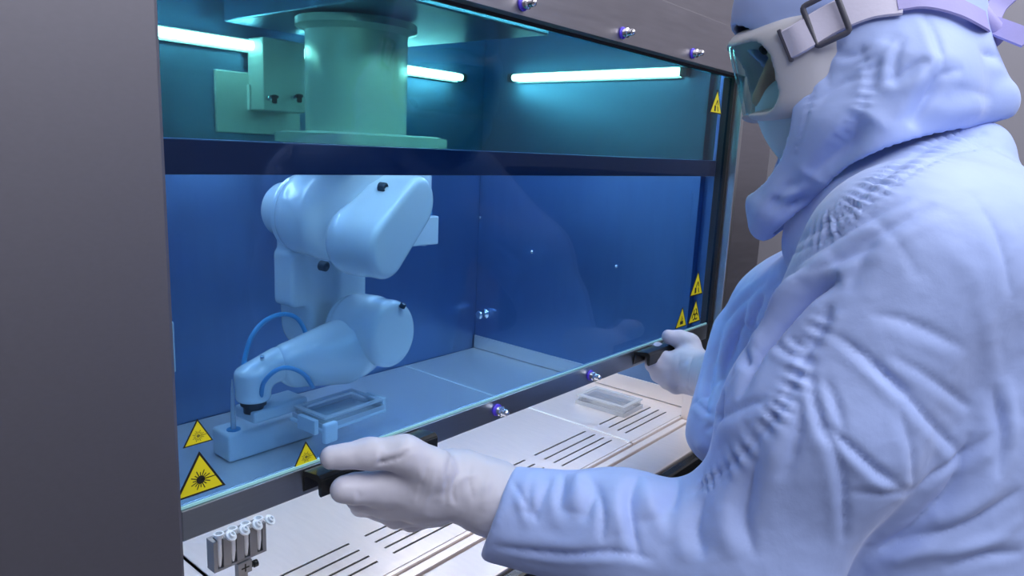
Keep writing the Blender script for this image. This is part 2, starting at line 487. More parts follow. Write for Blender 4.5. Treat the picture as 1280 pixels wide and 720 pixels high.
# ------------------------------------------------------------------ sliding sash
sash = thing('sliding_sash', 'blue tinted sliding glass sash with steel bottom rail and black handles', 'sash', (0.865, SY, 1.078))
obj('glass_pane', box((0.284, SY, 1.108), (1.448, SY + 0.006, 1.715)), SASH_GLASS, sash)
obj('bottom_rail', box((0.284, SY - 0.005, 1.078), (1.438, SY - 0.0005, 1.110), 0.001), RAIL, sash)
obj('bottom_rail', box((0.284, SY + 0.0065, 1.078), (1.438, SY + 0.010, 1.110), 0.001), RAIL, sash)
obj('glass_edge_strip', box((0.284, SY - 0.0025, 1.1105), (1.438, SY - 0.0004, 1.1132)), GLASS_EDGE, sash)  # added strip, its pale cyan paints the bright lower edge of the glass
for x in (0.741, 0.981): add_bolt(sash, x, 1.0945, SY - 0.005)
def handle(x0, x1):
    bm = bmesh.new()
    y = SY - 0.0055
    # angle profile: plate on the rail, lip reaching out, downturned front edge
    prof = [(y, 1.108), (y - 0.030, 1.112), (y - 0.034, 1.108), (y - 0.034, 1.088), (y - 0.029, 1.088), (y - 0.027, 1.104), (y - 0.004, 1.103), (y, 1.082)]
    add_prism(bm, [(x0, a, b) for a, b in prof], (x1 - x0, 0, 0))
    bmesh.ops.bevel(bm, geom=[e for e in bm.edges if abs((e.verts[0].co - e.verts[1].co).x) > 0.05], offset=0.0012, segments=2, affect='EDGES')
    return obj('handle', bm, BLACK, sash)
handle(0.418, 0.590); handle(1.125, 1.297)

def sticker(name_label, tri, sym):
    a, b, c = [Vector(on(u, v, 'y', SY - 0.0008)) for u, v in tri]     # apex, left, right
    w = (c - b).length; h = a.z - (b.z + c.z) / 2; s = (w + h * 1.1547) / 2
    cx = (a.x + b.x + c.x) / 3; cz = (a.z + b.z + c.z) / 3
    y = SY - 0.0009
    root = bpy.data.objects.new('warning_sticker', None)
    def tri_pts(sc, yy):
        return [(cx + sc * s * math.sin(k * 2 * math.pi / 3) / math.sqrt(3), yy, cz + sc * s * math.cos(k * 2 * math.pi / 3) / math.sqrt(3)) for k in range(3)]
    base = obj('warning_sticker', add_prism(bmesh.new(), tri_pts(1.0, y), (0, 0.0006, 0)), INK, sash)
    base['label'] = name_label
    obj('yellow_face', add_prism(bmesh.new(), tri_pts(0.86, y - 0.0003), (0, 0.0004, 0)), YELLOW, base)
    bm = bmesh.new(); yy = y - 0.0006; e = (0, 0.0003, 0)
    R = s * 0.17
    def disc(x, z, r, n=16): add_prism(bm, [(x + r * math.cos(2 * math.pi * k / n), yy, z + r * math.sin(2 * math.pi * k / n)) for k in range(n)], e)
    def bar(x1_, z1_, x2_, z2_, t):
        d = Vector((x2_ - x1_, 0, z2_ - z1_)); n_ = Vector((-d.z, 0, d.x)).normalized() * t / 2
        p = Vector((x1_, yy, z1_)); q = Vector((x2_, yy, z2_))
        add_prism(bm, [p - n_, q - n_, q + n_, p + n_], e)
    m = INK
    if sym in ('laser', 'faint'):
        m = INK if sym == 'laser' else INK2
        disc(cx, cz, s * (0.085 if sym == 'laser' else 0.055))
        for k in range(16):
            t = 2 * math.pi * k / 16; r1 = s * (0.20 if k % 2 else 0.155)
            bar(cx + math.cos(t) * s * 0.09, cz + math.sin(t) * s * 0.09, cx + math.cos(t) * r1, cz + math.sin(t) * r1, s * 0.016)
        bar(cx, cz, cx + s * 0.30, cz, s * 0.016)
    elif sym == 'crush':
        add_prism(bm, [(cx - s * .16, yy, cz - s * .2), (cx - s * .04, yy, cz - s * .2), (cx - s * .04, yy, cz), (cx - s * .16, yy, cz)], e)
        bar(cx - s * .06, cz + s * .02, cx + s * .05, cz + s * .2, s * .045); bar(cx + s * .05, cz + s * .2, cx + s * .14, cz + s * .02, s * .045)
        bar(cx + s * .1, cz - s * .02, cx + s * .17, cz - s * .2, s * .05)
    elif sym == 'biohazard':
        for k in range(3):
            t = math.pi / 2 + k * 2 * math.pi / 3
            x_, z_ = cx + math.cos(t) * s * .12, cz + math.sin(t) * s * .12
            for j in range(10):
                if 3 <= (j - 0) % 10 <= 4: pass
                a1 = t + math.pi + (j - 4.5) * 0.55 + 2.75 / 2 * 0; a2 = a1 + 0.55
                if abs(math.remainder(a1 - t, 2 * math.pi)) < 0.5: continue
                bar(x_ + math.cos(a1) * s * .11, z_ + math.sin(a1) * s * .11, x_ + math.cos(a2) * s * .11, z_ + math.sin(a2) * s * .11, s * .05)
    else:
        add_prism(bm, [(cx - s * .12, yy, cz - s * .16), (cx + s * .14, yy, cz - s * .16), (cx + s * .14, yy, cz - s * .02), (cx - s * .12, yy, cz - s * .02)], e)
        bar(cx - s * .05, cz, cx + s * .02, cz + s * .18, s * .03); bar(cx + s * .05, cz, cx + s * .09, cz + s * .1, s * .03)
    obj('symbol', bm, m, base)
sticker('small yellow triangle with pale sunburst', ((247, 523), (229, 560), (266, 551)), 'faint')
sticker('large yellow triangle with black sunburst', ((248, 565), (219, 627), (283, 606)), 'laser')
sticker('small yellow triangle beside the handle', ((382, 552), (367, 585), (398, 576)), 'faint')
sticker('yellow triangle high in the corner', ((895, 112), (888, 143), (903, 141)), 'crush')
sticker('yellow triangle above the biohazard one', ((872, 338), (863, 371), (878, 368)), 'crush')
sticker('yellow biohazard triangle', ((870, 374), (860, 406), (875, 401)), 'biohazard')
sticker('yellow triangle next to the gloved thumb', ((853, 384), (844, 411), (858, 407)), 'hot')

# ------------------------------------------------------------------ slotted work trays
def slotted(x0, x1, y0, y1, z0, z1, holes):
    xs = sorted({x0, x1, *[h[0] for h in holes], *[h[1] for h in holes]})
    ys = sorted({y0, y1, *[h[2] for h in holes], *[h[3] for h in holes]})
    def solid(i, j):
        if i < 0 or j < 0 or i >= len(xs) - 1 or j >= len(ys) - 1: return False
        cx_, cy_ = (xs[i] + xs[i + 1]) / 2, (ys[j] + ys[j + 1]) / 2
        return not any(h[0] < cx_ < h[1] and h[2] < cy_ < h[3] for h in holes)
    bm = bmesh.new(); vt = {}
    def V_(i, j, k):
        if (i, j, k) not in vt: vt[(i, j, k)] = bm.verts.new((xs[i], ys[j], (z0, z1)[k]))
        return vt[(i, j, k)]
    for i in range(len(xs) - 1):
        for j in range(len(ys) - 1):
            if not solid(i, j): continue
            bm.faces.new((V_(i, j, 1), V_(i + 1, j, 1), V_(i + 1, j + 1, 1), V_(i, j + 1, 1)))
            bm.faces.new((V_(i, j, 0), V_(i, j + 1, 0), V_(i + 1, j + 1, 0), V_(i + 1, j, 0)))
            for (di, dj, p, q) in ((-1, 0, (i, j), (i, j + 1)), (1, 0, (i + 1, j + 1), (i + 1, j)), (0, -1, (i + 1, j), (i, j)), (0, 1, (i, j + 1), (i + 1, j + 1))):
                if not solid(i + di, j + dj):
                    bm.faces.new((V_(*p, 0), V_(*p, 1), V_(*q, 1), V_(*q, 0)))
    return bm
rows = (0.760, 0.7365, 0.715, 0.6965)
gl_ = [(0.412, 0.575), (0.603, 0.776), (0.803, 0.975), (1.004, 1.174)]
tl = thing('work_tray', 'long slotted stainless work tray running under the sash', 'tray', (0.79, 1.0, 0.89))
obj('plate', slotted(0.401, 1.190, 0.665, 1.343, 0.8982, 0.900, [(a, b, y - 0.0020, y + 0.0020) for a, b in gl_ for y in rows]), TRAY, tl)
obj('front_flange', box((0.401, 0.6585, 0.872), (1.190, 0.6645, 0.8995), 0.001), TRAY, tl)
obj('joint_strip', box((1.1902, 0.665, 0.893), (1.1952, 1.343, 0.9018), 0.001), WHITE_BOX, tl)
t2 = thing('work_tray', 'short slotted stainless tray at the right end carrying the clear box', 'tray', (1.32, 1.0, 0.89))
obj('plate', slotted(1.196, 1.4575, 0.665, 1.343, 0.8982, 0.900, [(1.226, 1.402, y - 0.0020, y + 0.0020) for y in rows]), TRAY, t2)
obj('front_flange', box((1.196, 0.6585, 0.872), (1.404, 0.6645, 0.8995), 0.001), TRAY, t2)

# ------------------------------------------------------------------ robot arm hanging in the chamber
ROBOT = pmat('robot_white_enamel', (0.84, 0.86, 0.84), rough=0.22, noise_amt=0.02, noise_scale=6, coat=0.4)
HOSE = pmat('blue_hose', (0.08, 0.35, 0.60), rough=0.35, noise_amt=0.1)
DARKSCREW = pmat('dark_socket', (0.05, 0.06, 0.07), rough=0.4, metal=0.5, noise_amt=0.1)
rob = thing('robot_arm', 'white six-axis robot arm hanging from the cabinet ceiling', 'robot', (0.83, 1.05, 1.672))
def q(u, v, y): return on(u, v, 'y', y)
ca = q(446, 100, 1.05); cx_, cy_ = ca[0], 1.05
# base column and flange
obj('base_column', lathe((cx_, cy_, 1.668), (0, 0, -1), [(0.104, 0), (0.104, 0.012), (0.092, 0.016), (0.088, 0.02), (0.088, 0.186), (0.092, 0.19)], 48), ROBOT, rob, True, 40)
bb = bmesh.new()
add_box(bb, (cx_ - 0.108, cy_ - 0.105, 1.458), (cx_ + 0.135, cy_ + 0.105, 1.4815), 0.02, 4)
obj('base_flange', bb, ROBOT, rob, True, 40)
# shoulder: turret, rear drum and teardrop cover
J2a = q(345, 266, 1.17); J2b = q(478, 292, 0.945)
ax2 = (J2b - J2a) / np.linalg.norm(J2b - J2a)
sc = q(448, 250, 1.05)
def f_turret(p):
    d = sd_cone(p, (sc[0], 1.05, 1.455), (sc[0] - 0.004, 1.05, 1.335), 0.086, 0.082)
    m = q(392, 268, 1.11)
    d = smin(d, sd_disc(p, m - ax2 * 0.035, m + ax2 * 0.05, 0.075, 0.02), 0.04)
    return smax(d, p[:, 2] - 1.457, 0.004)
lo = np.array((sc[0] - 0.2, 0.85, 1.2)); hi = np.array((sc[0] + 0.16, 1.3, 1.475))
tur = implicit('shoulder_turret', f_turret, lo, hi, 0.004, ROBOT, rob)
m = q(378, 266, 1.14)
obj('shoulder_ring', lathe(m, -ax2, [(0.068, -0.01), (0.0695, -0.006), (0.0695, 0.012), (0.064, 0.016), (0.050, 0.017)], 48), ROBOT, rob, True, 40)
obj('rear_drum', lathe(m, -ax2, [(0.050, 0.010), (0.0495, 0.050), (0.044, 0.058), (0.03, 0.061), (0, 0.062)], 40), ROBOT, rob, True, 40)
ta = q(500, 252, 0.955); tb = q(452, 302, 0.955)
def f_cover(p):
    d = sd_stadium(p, ta, tb, 0.049, 0.055, ax2, 0.043, 0.011)
    k = sd_stadium(p, q(497, 250, 0.995), q(432, 296, 0.995), 0.042, 0.056, ax2, 0.035, 0.02)
    return smin(d, k, 0.02)
cov = implicit('shoulder_cover', f_cover, np.minimum(ta, tb) - 0.13, np.maximum(ta, tb) + 0.13, 0.0035, ROBOT, rob)
for u, v, y in ((490, 236, 0.925), (416, 335, 0.94)):
    pp = q(u, v, y)
    obj('socket_screw', lathe(pp, ax2, [(0.0085, -0.024), (0.0085, -0.013), (0.006, -0.011), (0.005, -0.015), (0, -0.015)], 16, False), DARKSCREW, cov, True)
nose = q(517, 270, 0.985)
obj('cable_boss', lathe(nose - ax2 * 0.02, ax2 + np.array((0.5, 0.1, 0.0)), [(0.034, -0.02), (0.034, 0.02), (0.028, 0.03), (0, 0.034)], 32), ROBOT, cov, True, 50)
# upper arm link
ua = q(392, 298, 1.16); ub = q(422, 402, 1.13)
def f_upper(p):
    ax = ax2
    d = sd_stadium(p, ua, ub, 0.062, 0.064, ax, 0.042, 0.014)
    side = sd_box(p, q(385, 345, 1.155), (0.055, 0.034, 0.052), None, 0.008)
    rs = sd_box(p, q(428, 352, 1.135), (0.034, 0.034, 0.055), None, 0.008)
    return smin(smin(d, side, 0.008), rs, 0.01)
implicit('upper_arm', f_upper, np.minimum(ua, ub) - 0.12, np.maximum(ua, ub) + 0.12, 0.004, ROBOT, rob)
# elbow drum
ea = q(432, 408, 1.11); eb = q(494, 418, 0.985)
axe = (eb - ea) / np.linalg.norm(eb - ea)
def f_elbow(p):
    d = sd_disc(p, ea, eb, 0.064, 0.014)
    d = smin(d, sd_disc(p, ea + axe * 0.02, eb - axe * 0.045, 0.068, 0.01), 0.006)
    return d
elb = implicit('elbow', f_elbow, np.minimum(ea, eb) - 0.11, np.maximum(ea, eb) + 0.11, 0.0035, ROBOT, rob)
pp = q(504, 381, 0.985)
obj('socket_screw', lathe(pp, (0.2, -0.4, 0.9), [(0.006, -0.006), (0.006, 0.002), (0.003, 0.003), (0, 0.001)], 12, False), DARKSCREW, elb, True)
# forearm
fa = q(443, 430, 1.055); fb = q(362, 452, 1.075); fc = q(346, 457, 1.078)
def f_fore(p):
    d = sd_cone(p, fa, fb, 0.060, 0.036)
    d = smin(d, sd_cone(p, q(425, 448, 1.06), q(372, 466, 1.075), 0.05, 0.026), 0.02)
    ax = (fc - fa) / np.linalg.norm(fc - fa)
    return smax(d, (p - fc) @ ax, 0.006)
fore = implicit('forearm', f_fore, np.minimum(fa, fc) - 0.10, np.maximum(fa, fc) + 0.10, 0.0035, ROBOT, rob)
# wrist
wa = q(348, 455, 1.08); wb = q(316, 470, 1.09)
def f_wrist(p):
    d = sd_cone(p, wa, wb, 0.031, 0.026)
    d = smin(d, sd_disc(p, wb + np.array((0, 0, 0.012)), wb + np.array((0, 0, -0.044)), 0.030, 0.008), 0.012)
    return d
wr = implicit('wrist', f_wrist, np.minimum(wa, wb) - 0.08, np.maximum(wa, wb) + 0.06, 0.003, ROBOT, rob)
obj('bolt_cap', lathe(q(328, 447, 1.075), (0, -0.2, 1), [(0.004, -0.004), (0.004, 0.003), (0, 0.004)], 10), CHROME, wr, True)
fl = wb + np.array((0, 0, -0.043))
obj('tool_flange', lathe(fl, (0, 0, -1), [(0.022, -0.004), (0.022, 0.008), (0.017, 0.008), (0.017, 0.022)], 28), DARKSCREW, rob, True, 40)
# gripper arm and plate clamp under the flange
ga = fl + np.array((0, 0, -0.020))
gz = ga[2]
pc = on(424, 508, 'z', gz - 0.010)           # plate centre
GR = pmat('gripper_grey', (0.66, 0.70, 0.72), rough=0.35, noise_amt=0.03)
gx = np.array((1.0, 0.06, 0)); gx /= np.linalg.norm(gx); gy = np.array((-gx[1], gx[0], 0))
def obox(c, hx, hy, hz, bev=0.002):
    bm = box((-hx, -hy, -hz), (hx, hy, hz), bev)
    M_ = Matrix(((gx[0], gy[0], 0, c[0]), (gx[1], gy[1], 0, c[1]), (0, 0, 1, c[2]), (0, 0, 0, 1)))
    bmesh.ops.transform(bm, matrix=M_, verts=bm.verts)
    return bm
gm = on(362, 503, 'z', gz - 0.012)
obj('gripper_body', obox(((ga + gm) / 2), np.linalg.norm(gm - ga) / 2 + 0.012, 0.030, 0.011, 0.004), GR, rob)
gb = obj('plate_bracket', obox(pc + np.array((0, 0, -0.016)), 0.074, 0.047, 0.003), GR, rob)
for sx_ in (-1, 1):
    obj('clamp_jaw', obox(pc + gx * sx_ * 0.079 + np.array((0, 0, -0.008)) - gy * 0.012, 0.0045, 0.024, 0.013, 0.0015), GR, gb)
cl = pc - gx * 0.070 - gy * 0.060
obj('clamp_lever', obox(cl + np.array((0, 0, -0.012)), 0.014, 0.006, 0.018, 0.004), WHITE_BOX, gb)
# hoses
hb = bmesh.new()
add_tube(hb, [q(303, 470, 1.10), q(306, 448, 1.105), q(314, 422, 1.11), q(330, 402, 1.115), (q(352, 393, 1.12)), q(370, 397, 1.115), q(381, 413, 1.10), q(384, 432, 1.09)], 0.0042, 10)
obj('hose', hb, HOSE, rob, True)
hb = bmesh.new()
add_tube(hb, [q(326, 497, 1.065), q(330, 478, 1.05), q(345, 463, 1.035), q(362, 460, 1.03), q(380, 468, 1.03), q(391, 484, 1.04)], 0.004, 10)
obj('hose', hb, HOSE, rob, True)
# clear plate carried in the gripper
CLEAR = pane_mat('clear_polystyrene', (0.97, 0.98, 0.98), 1.0, 0.10)
CLEAR_RIM = pane_mat('clear_polystyrene_edge', (0.97, 0.98, 0.98), 1.2, 0.62)
def dish(name, label, cat, c, hx, hy, hz, ax_x, wall=0.0016, lid=True):
    ay = np.array((-ax_x[1], ax_x[0], 0))
    t = thing(name, label, cat, tuple(c))
    M_ = Matrix(((ax_x[0], ay[0], 0, c[0]), (ax_x[1], ay[1], 0, c[1]), (0, 0, 1, c[2]), (0, 0, 0, 1)))
    def ring(hx1, hy1, hx0, hy0, z0, z1):
        bm = bmesh.new()
        vs_ = []
        for (hx_, hy_) in ((hx1, hy1), (hx0, hy0)):
            for z in (z0, z1):
                vs_.append([bm.verts.new((sx_ * hx_, sy_ * hy_, z)) for sx_, sy_ in ((-1, -1), (1, -1), (1, 1), (-1, 1))])
        o0, o1, i0, i1 = vs_
        for k in range(4):
            k2 = (k + 1) % 4
            bm.faces.new((o0[k], o0[k2], o1[k2], o1[k])); bm.faces.new((i0[k2], i0[k], i1[k], i1[k2]))
            bm.faces.new((o1[k], o1[k2], i1[k2], i1[k])); bm.faces.new((o0[k2], o0[k], i0[k], i0[k2]))
        return bm
    def fin(bm): bmesh.ops.transform(bm, matrix=M_, verts=bm.verts); return bm
    obj('skirt', fin(ring(hx, hy, hx - wall * 1.2, hy - wall * 1.2, 0, hz * 0.45)), CLEAR_RIM, t)
    obj('wall', fin(ring(hx - 0.004, hy - 0.004, hx - 0.004 - wall, hy - 0.004 - wall, hz * 0.1, hz)), CLEAR, t)
    obj('bottom', fin(box((-hx + 0.006, -hy + 0.006, hz * 0.1), (hx - 0.006, hy - 0.006, hz * 0.1 + wall))), CLEAR, t)
    if lid:
        obj('lid', fin(box((-hx + 0.001, -hy + 0.001, hz), (hx - 0.001, hy - 0.001, hz + wall), 0.0005)), CLEAR, t)
    obj('rim', fin(ring(hx - 0.002, hy - 0.002, hx - 0.011, hy - 0.011, hz - 0.0012, hz + wall + 0.0006)), CLEAR_RIM, t)
    return t
dish('well_plate', 'clear rectangular well plate held in the robot gripper', 'plate', pc + np.array((0, 0, -0.0125)), 0.069, 0.046, 0.018, gx, lid=False)
b0 = on(760, 506, 'z', 0.90)
dish('plate_box', 'clear plastic plate box lying on the right work tray', 'box', np.array((1.338, 0.808, 0.9005)), 0.0428, 0.0640, 0.020, np.array((1.0, 0.03, 0)) / np.linalg.norm((1.0, 0.03)))

# ------------------------------------------------------------------ block and glass tip under the wrist
c1 = on(291, 579, 'z', 0.9005); c2 = on(268, 566, 'z', 0.9005); c3 = on(378, 551, 'z', 0.9005)
rb = thing('rinse_block', 'white rectangular block on the work tray below the glass tip', 'block', (c1[0] + 0.06, c1[1] + 0.03, 0.9005))
BX0, BX1, BY0, BY1, BZ = c1[0] - 0.006, c3[0] + 0.03, c1[1], c1[1] + 0.062, 0.953
obj('body', box((BX0, BY0, 0.9005), (BX1, BY1, BZ), 0.007, 3), WHITE_BOX, rb, True, 40)
hp = on(292, 537, 'z', BZ)
obj('port', lathe((hp[0], hp[1], BZ - 0.001), (0, 0, 1), [(0.012, 0), (0.012, 0.0025), (0.006, 0.0025), (0.005, 0.0015)], 24), HOSE, rb, True, 40)
TIPG = pane_mat('glass_tip', (0.90, 0.97, 0.98), 2.5, 0.45)
tp = tag(obj('glass_tip', lathe((hp[0], hp[1], BZ + 0.0018), (0, 0, 1), [(0, 0), (0.0045, 0.0), (0.0045, 0.012), (0.0040, 0.04), (0.0026, 0.075), (0.0010, 0.092), (0, 0.0925)], 16, False), TIPG, None, True),
         'thin tapering glass tip standing upright in the white block', 'tip')
# white valve unit behind the shoulder
vp = q(500, 310, 1.13); vq = q(549, 270, 1.13)
vu = thing('valve_unit', 'white box-shaped valve unit with a domed bottle beside the robot shoulder', 'valve unit', (float(vp[0] + vq[0]) / 2, 1.16, float(vp[2])))
obj('housing', box((vp[0], 1.13, vp[2]), (vq[0], 1.20, vq[2]), 0.003), WHITE_BOX, vu)
vc = q(522, 262, 1.165); vr = 0.029
obj('bottle', lathe((vc[0], 1.165, vq[2] + 0.010), (0, 0, 1), [(vr, 0), (vr, 0.075), (vr * 0.8, 0.10), (vr * 0.5, 0.115), (vr * 0.5, 0.13)], 32), WHITE_BOX, vu, True, 40)
obj('blue_collar', lathe((vc[0] + 0.012, 1.158, vq[2] + 0.0005), (0, 0, 1), [(0.017, 0), (0.019, 0.003), (0.019, 0.007), (0.015, 0.009)], 24), HOSE, vu, True, 40)
obj('outlet', lathe((vc[0] + 0.02, 1.165, vp[2]), (0, 0, -1), [(0.006, 0), (0.006, 0.006), (0.004, 0.007)], 12), WHITE_BOX, vu, True, 40)
obj('wall_arm', box((vc[0] - 0.012, 1.2005, vq[2] - 0.03), (vc[0] + 0.012, 1.345, vq[2] - 0.006), 0.002), WHITE_BOX, vu)
# pale box at the far left of the chamber
lb = on(218, 402, 'y', 1.15); lb2 = on(218, 466, 'y', 1.15)
su = thing('wall_unit', 'pale box on the left chamber wall next to the near column', 'box', (float(lb[0]) - 0.07, 1.2, float(lb2[2])))
obj('housing', box((0.2815, 1.15, lb2[2]), (lb[0], 1.30, lb[2]), 0.003), PANEL, su)
obj('cover', box((0.2815, 1.147, lb2[2] + 0.004), (lb[0] - 0.006, 1.1495, lb[2] - 0.004), 0.0005), WHITE_BOX, su)

ALU_D = pmat('anodised_aluminium', (0.26, 0.26, 0.27), rough=0.42, metal=0.6, noise_amt=0.06, noise_scale=90)
# ------------------------------------------------------------------ tube rack with four open microtubes
ry = 0.735
ra = on(266, 676, 'y', ry); rb_ = on(332, 655, 'y', ry); rc = on(270, 714, 'y', ry)
rx0, rx1 = float(ra[0]), float(rb_[0]); rz1 = (float(ra[2]) + float(rb_[2])) / 2; rz0 = rz1 - 0.036
rk = thing('tube_rack', 'small slotted aluminium rack on a post at the tray corner holding microtubes', 'rack', ((rx0 + rx1) / 2, ry, 0.9005))
n = 4; pitch = (rx1 - rx0) / n
obj('back_plate', box((rx0, ry + 0.012, rz0), (rx1, ry + 0.016, rz1), 0.0006), ALU_D, rk)
obj('bottom_plate', box((rx0, ry - 0.001, rz0 - 0.003), (rx1, ry + 0.016, rz0), 0.0004), ALU_D, rk)
for k in range(n + 1):
    xk = rx0 + k * pitch
    w = pitch * 0.30 if k in (0, n) else pitch * 0.58
    xk = min(max(xk, rx0 + w / 2), rx1 - w / 2)
    obj('divider', box((xk - w / 2, ry - 0.001, rz0), (xk + w / 2, ry + 0.012, rz1), 0.0004), ALU_D, rk)
xm = (rx0 + rx1) / 2 + 0.004
obj('post', box((xm - 0.006, ry + 0.002, 0.9005), (xm + 0.006, ry + 0.012, rz0 - 0.003), 0.0008), ALU_D, rk)
pst = obj('clamp_block', box((xm - 0.009, ry - 0.003, rz0 - 0.020), (xm + 0.009, ry + 0.0015, rz0 - 0.0035), 0.001), ALU_D, rk)
cr = box((xm - 0.005, ry - 0.0036, rz0 - 0.0122), (xm + 0.005, ry - 0.0030, rz0 - 0.0108))
add_box(cr, (xm - 0.0007, ry - 0.0036, rz0 - 0.0165), (xm + 0.0007, ry - 0.0030, rz0 - 0.0065))
obj('cross_mark', cr, INK, pst)
obj('thumb_screw', lathe((xm + 0.009, ry, rz0 - 0.0135), (1, 0, 0), [(0.003, 0), (0.003, 0.003), (0.0045, 0.003), (0.0045, 0.008), (0, 0.0085)], 12), BLACK, rk, True, 40)
obj('foot', lathe((xm, ry + 0.007, 0.9003), (0, 0, 1), [(0.02, 0), (0.02, 0.004), (0.016, 0.006)], 24), ALU_D, rk, True, 40)
PP = pmat('translucent_polypropylene', (0.93, 0.93, 0.93), rough=0.3, noise_amt=0.02)
PP.node_tree.nodes['Principled BSDF'].inputs['Transmission Weight'].default_value = 0.10
words = ('nearest the column', 'second from the column', 'third from the column', 'farthest from the column')
for k in range(n):
    x = rx0 + (k + 0.5) * pitch; y = ry + 0.0022
    t = thing('microtube', f'open white microtube in the aluminium rack, {words[k]}', 'tube', (x, y, rz0 + 0.001), 'microtubes in the rack')
    r = 0.0048; rb3 = pitch * 0.19; zt = rz1 + 0.007
    obj('tube_body', lathe((x, y, rz0 + 0.001), (0, 0, 1), [(0, 0), (rb3 * 0.4, 0.0), (rb3 * 0.6, 0.003), (rb3, 0.014), (rb3, rz1 - rz0), (r, rz1 - rz0 + 0.0015), (r, zt - rz0 - 0.003), (r * 1.25, zt - rz0 - 0.003), (r * 1.25, zt - rz0), (r * 0.85, zt - rz0), (r * 0.8, rz1 - rz0 + 0.002), (rb3 * 0.8, rz1 - rz0 - 0.001), (rb3 * 0.7, 0.014), (0, 0.006)], 20, False), PP, t, True, 40)
    hb_ = Vector((x + r * 1.4, y - r * 0.6, zt - 0.002))
    cn = Vector((0.35, -0.55, 0.75)).normalized()
    cc = Vector((x + r * 1.9, y - r * 1.9, zt - 0.003))
    obj('cap', lathe(cc, cn, [(0, 0), (r * 1.4, 0), (r * 1.5, 0.001), (r * 1.5, 0.0026), (r * 0.85, 0.0024), (r * 0.8, 0.0055), (r * 0.5, 0.0055), (r * 0.45, 0.003), (0, 0.003)], 20, False), PP, t, True, 40)
    hbm = bmesh.new(); add_tube(hbm, [(x + r, y, zt - 0.001), tuple(hb_), tuple(cc)], 0.0011, 6, 4)
    obj('hinge', hbm, PP, t, True)

# ------------------------------------------------------------------ person in a clean-room suit
def cloth_mat(name, col, weave=0.07):
    m, nt, b = new_mat(name)
    b.inputs['Base Color'].default_value = col
    b.inputs['Roughness'].default_value = 0.62
    b.inputs['Sheen Weight'].default_value = 0.25
    b.inputs['Sheen Roughness'].default_value = 0.4
    tc = nt.nodes.new('ShaderNodeTexCoord')
    n1 = nt.nodes.new('ShaderNodeTexNoise'); n1.inputs['Scale'].default_value = 26; n1.inputs['Detail'].default_value = 5
    n1.inputs['Distortion'].default_value = 0.2
    n2 = nt.nodes.new('ShaderNodeTexNoise'); n2.inputs['Scale'].default_value = 900; n2.inputs['Detail'].default_value = 2
    ad = nt.nodes.new('ShaderNodeMath'); ad.operation = 'MULTIPLY_ADD'; ad.inputs[1].default_value = 0.03
    for k in (n1, n2): nt.links.new(tc.outputs['Object'], k.inputs['Vector'])
    nt.links.new(n2.outputs['Fac'], ad.inputs[0]); nt.links.new(n1.outputs['Fac'], ad.inputs[2])
    bp = nt.nodes.new('ShaderNodeBump'); bp.inputs['Strength'].default_value = weave; bp.inputs['Distance'].default_value = 0.02
    nt.links.new(ad.outputs[0], bp.inputs['Height']); nt.links.new(bp.outputs[0], b.inputs['Normal'])
    mx = nt.nodes.new('ShaderNodeMix'); mx.data_type = 'RGBA'
    mx.inputs[6].default_value = tuple(c * 0.95 for c in col[:3]) + (1,); mx.inputs[7].default_value = tuple(min(1, c * 1.04) for c in col[:3]) + (1,)
    nt.links.new(n1.outputs['Fac'], mx.inputs[0]); nt.links.new(mx.outputs[2], b.inputs['Base Color'])
    return m
SUIT = cloth_mat('blue_suit_fabric', (0.40, 0.52, 0.91, 1))
MASKM = cloth_mat('pale_mask_fabric', (0.60, 0.76, 0.88, 1), 0.06)
GLOVE = pmat('nitrile_glove', (0.58, 0.58, 0.68), rough=0.5, noise_amt=0.03, noise_scale=30, bump=0.12, bump_scale=60)
SKIN = pmat('skin', (0.55, 0.35, 0.27), rough=0.5, noise_amt=0.05)
HAIR = pmat('dark_hair', (0.015, 0.012, 0.012), rough=0.5, noise_amt=0.2)
EYEW = pmat('eye', (0.6, 0.58, 0.56), rough=0.2, noise_amt=0.02)
GOGG = pmat('grey_silicone', (0.54, 0.54, 0.60), rough=0.42, noise_amt=0.04)
STRAP = pmat('pale_strap', (0.62, 0.60, 0.76), rough=0.7, noise_amt=0.05, bump=0.1, bump_scale=300)
STRAP2 = pmat('lavender_strap', (0.36, 0.34, 0.66), rough=0.7, noise_amt=0.06, bump=0.1, bump_scale=300)
BUCK = pmat('grey_buckle', (0.08, 0.08, 0.11), rough=0.35, noise_amt=0.1)
LENS = pane_mat('goggle_lens', (0.88, 0.97, 0.97), 0.9)

per = thing('person', 'person in a pale blue hooded suit, goggles and gloves gripping the sash handles', 'person', (0.94, 0.12, 0.0))

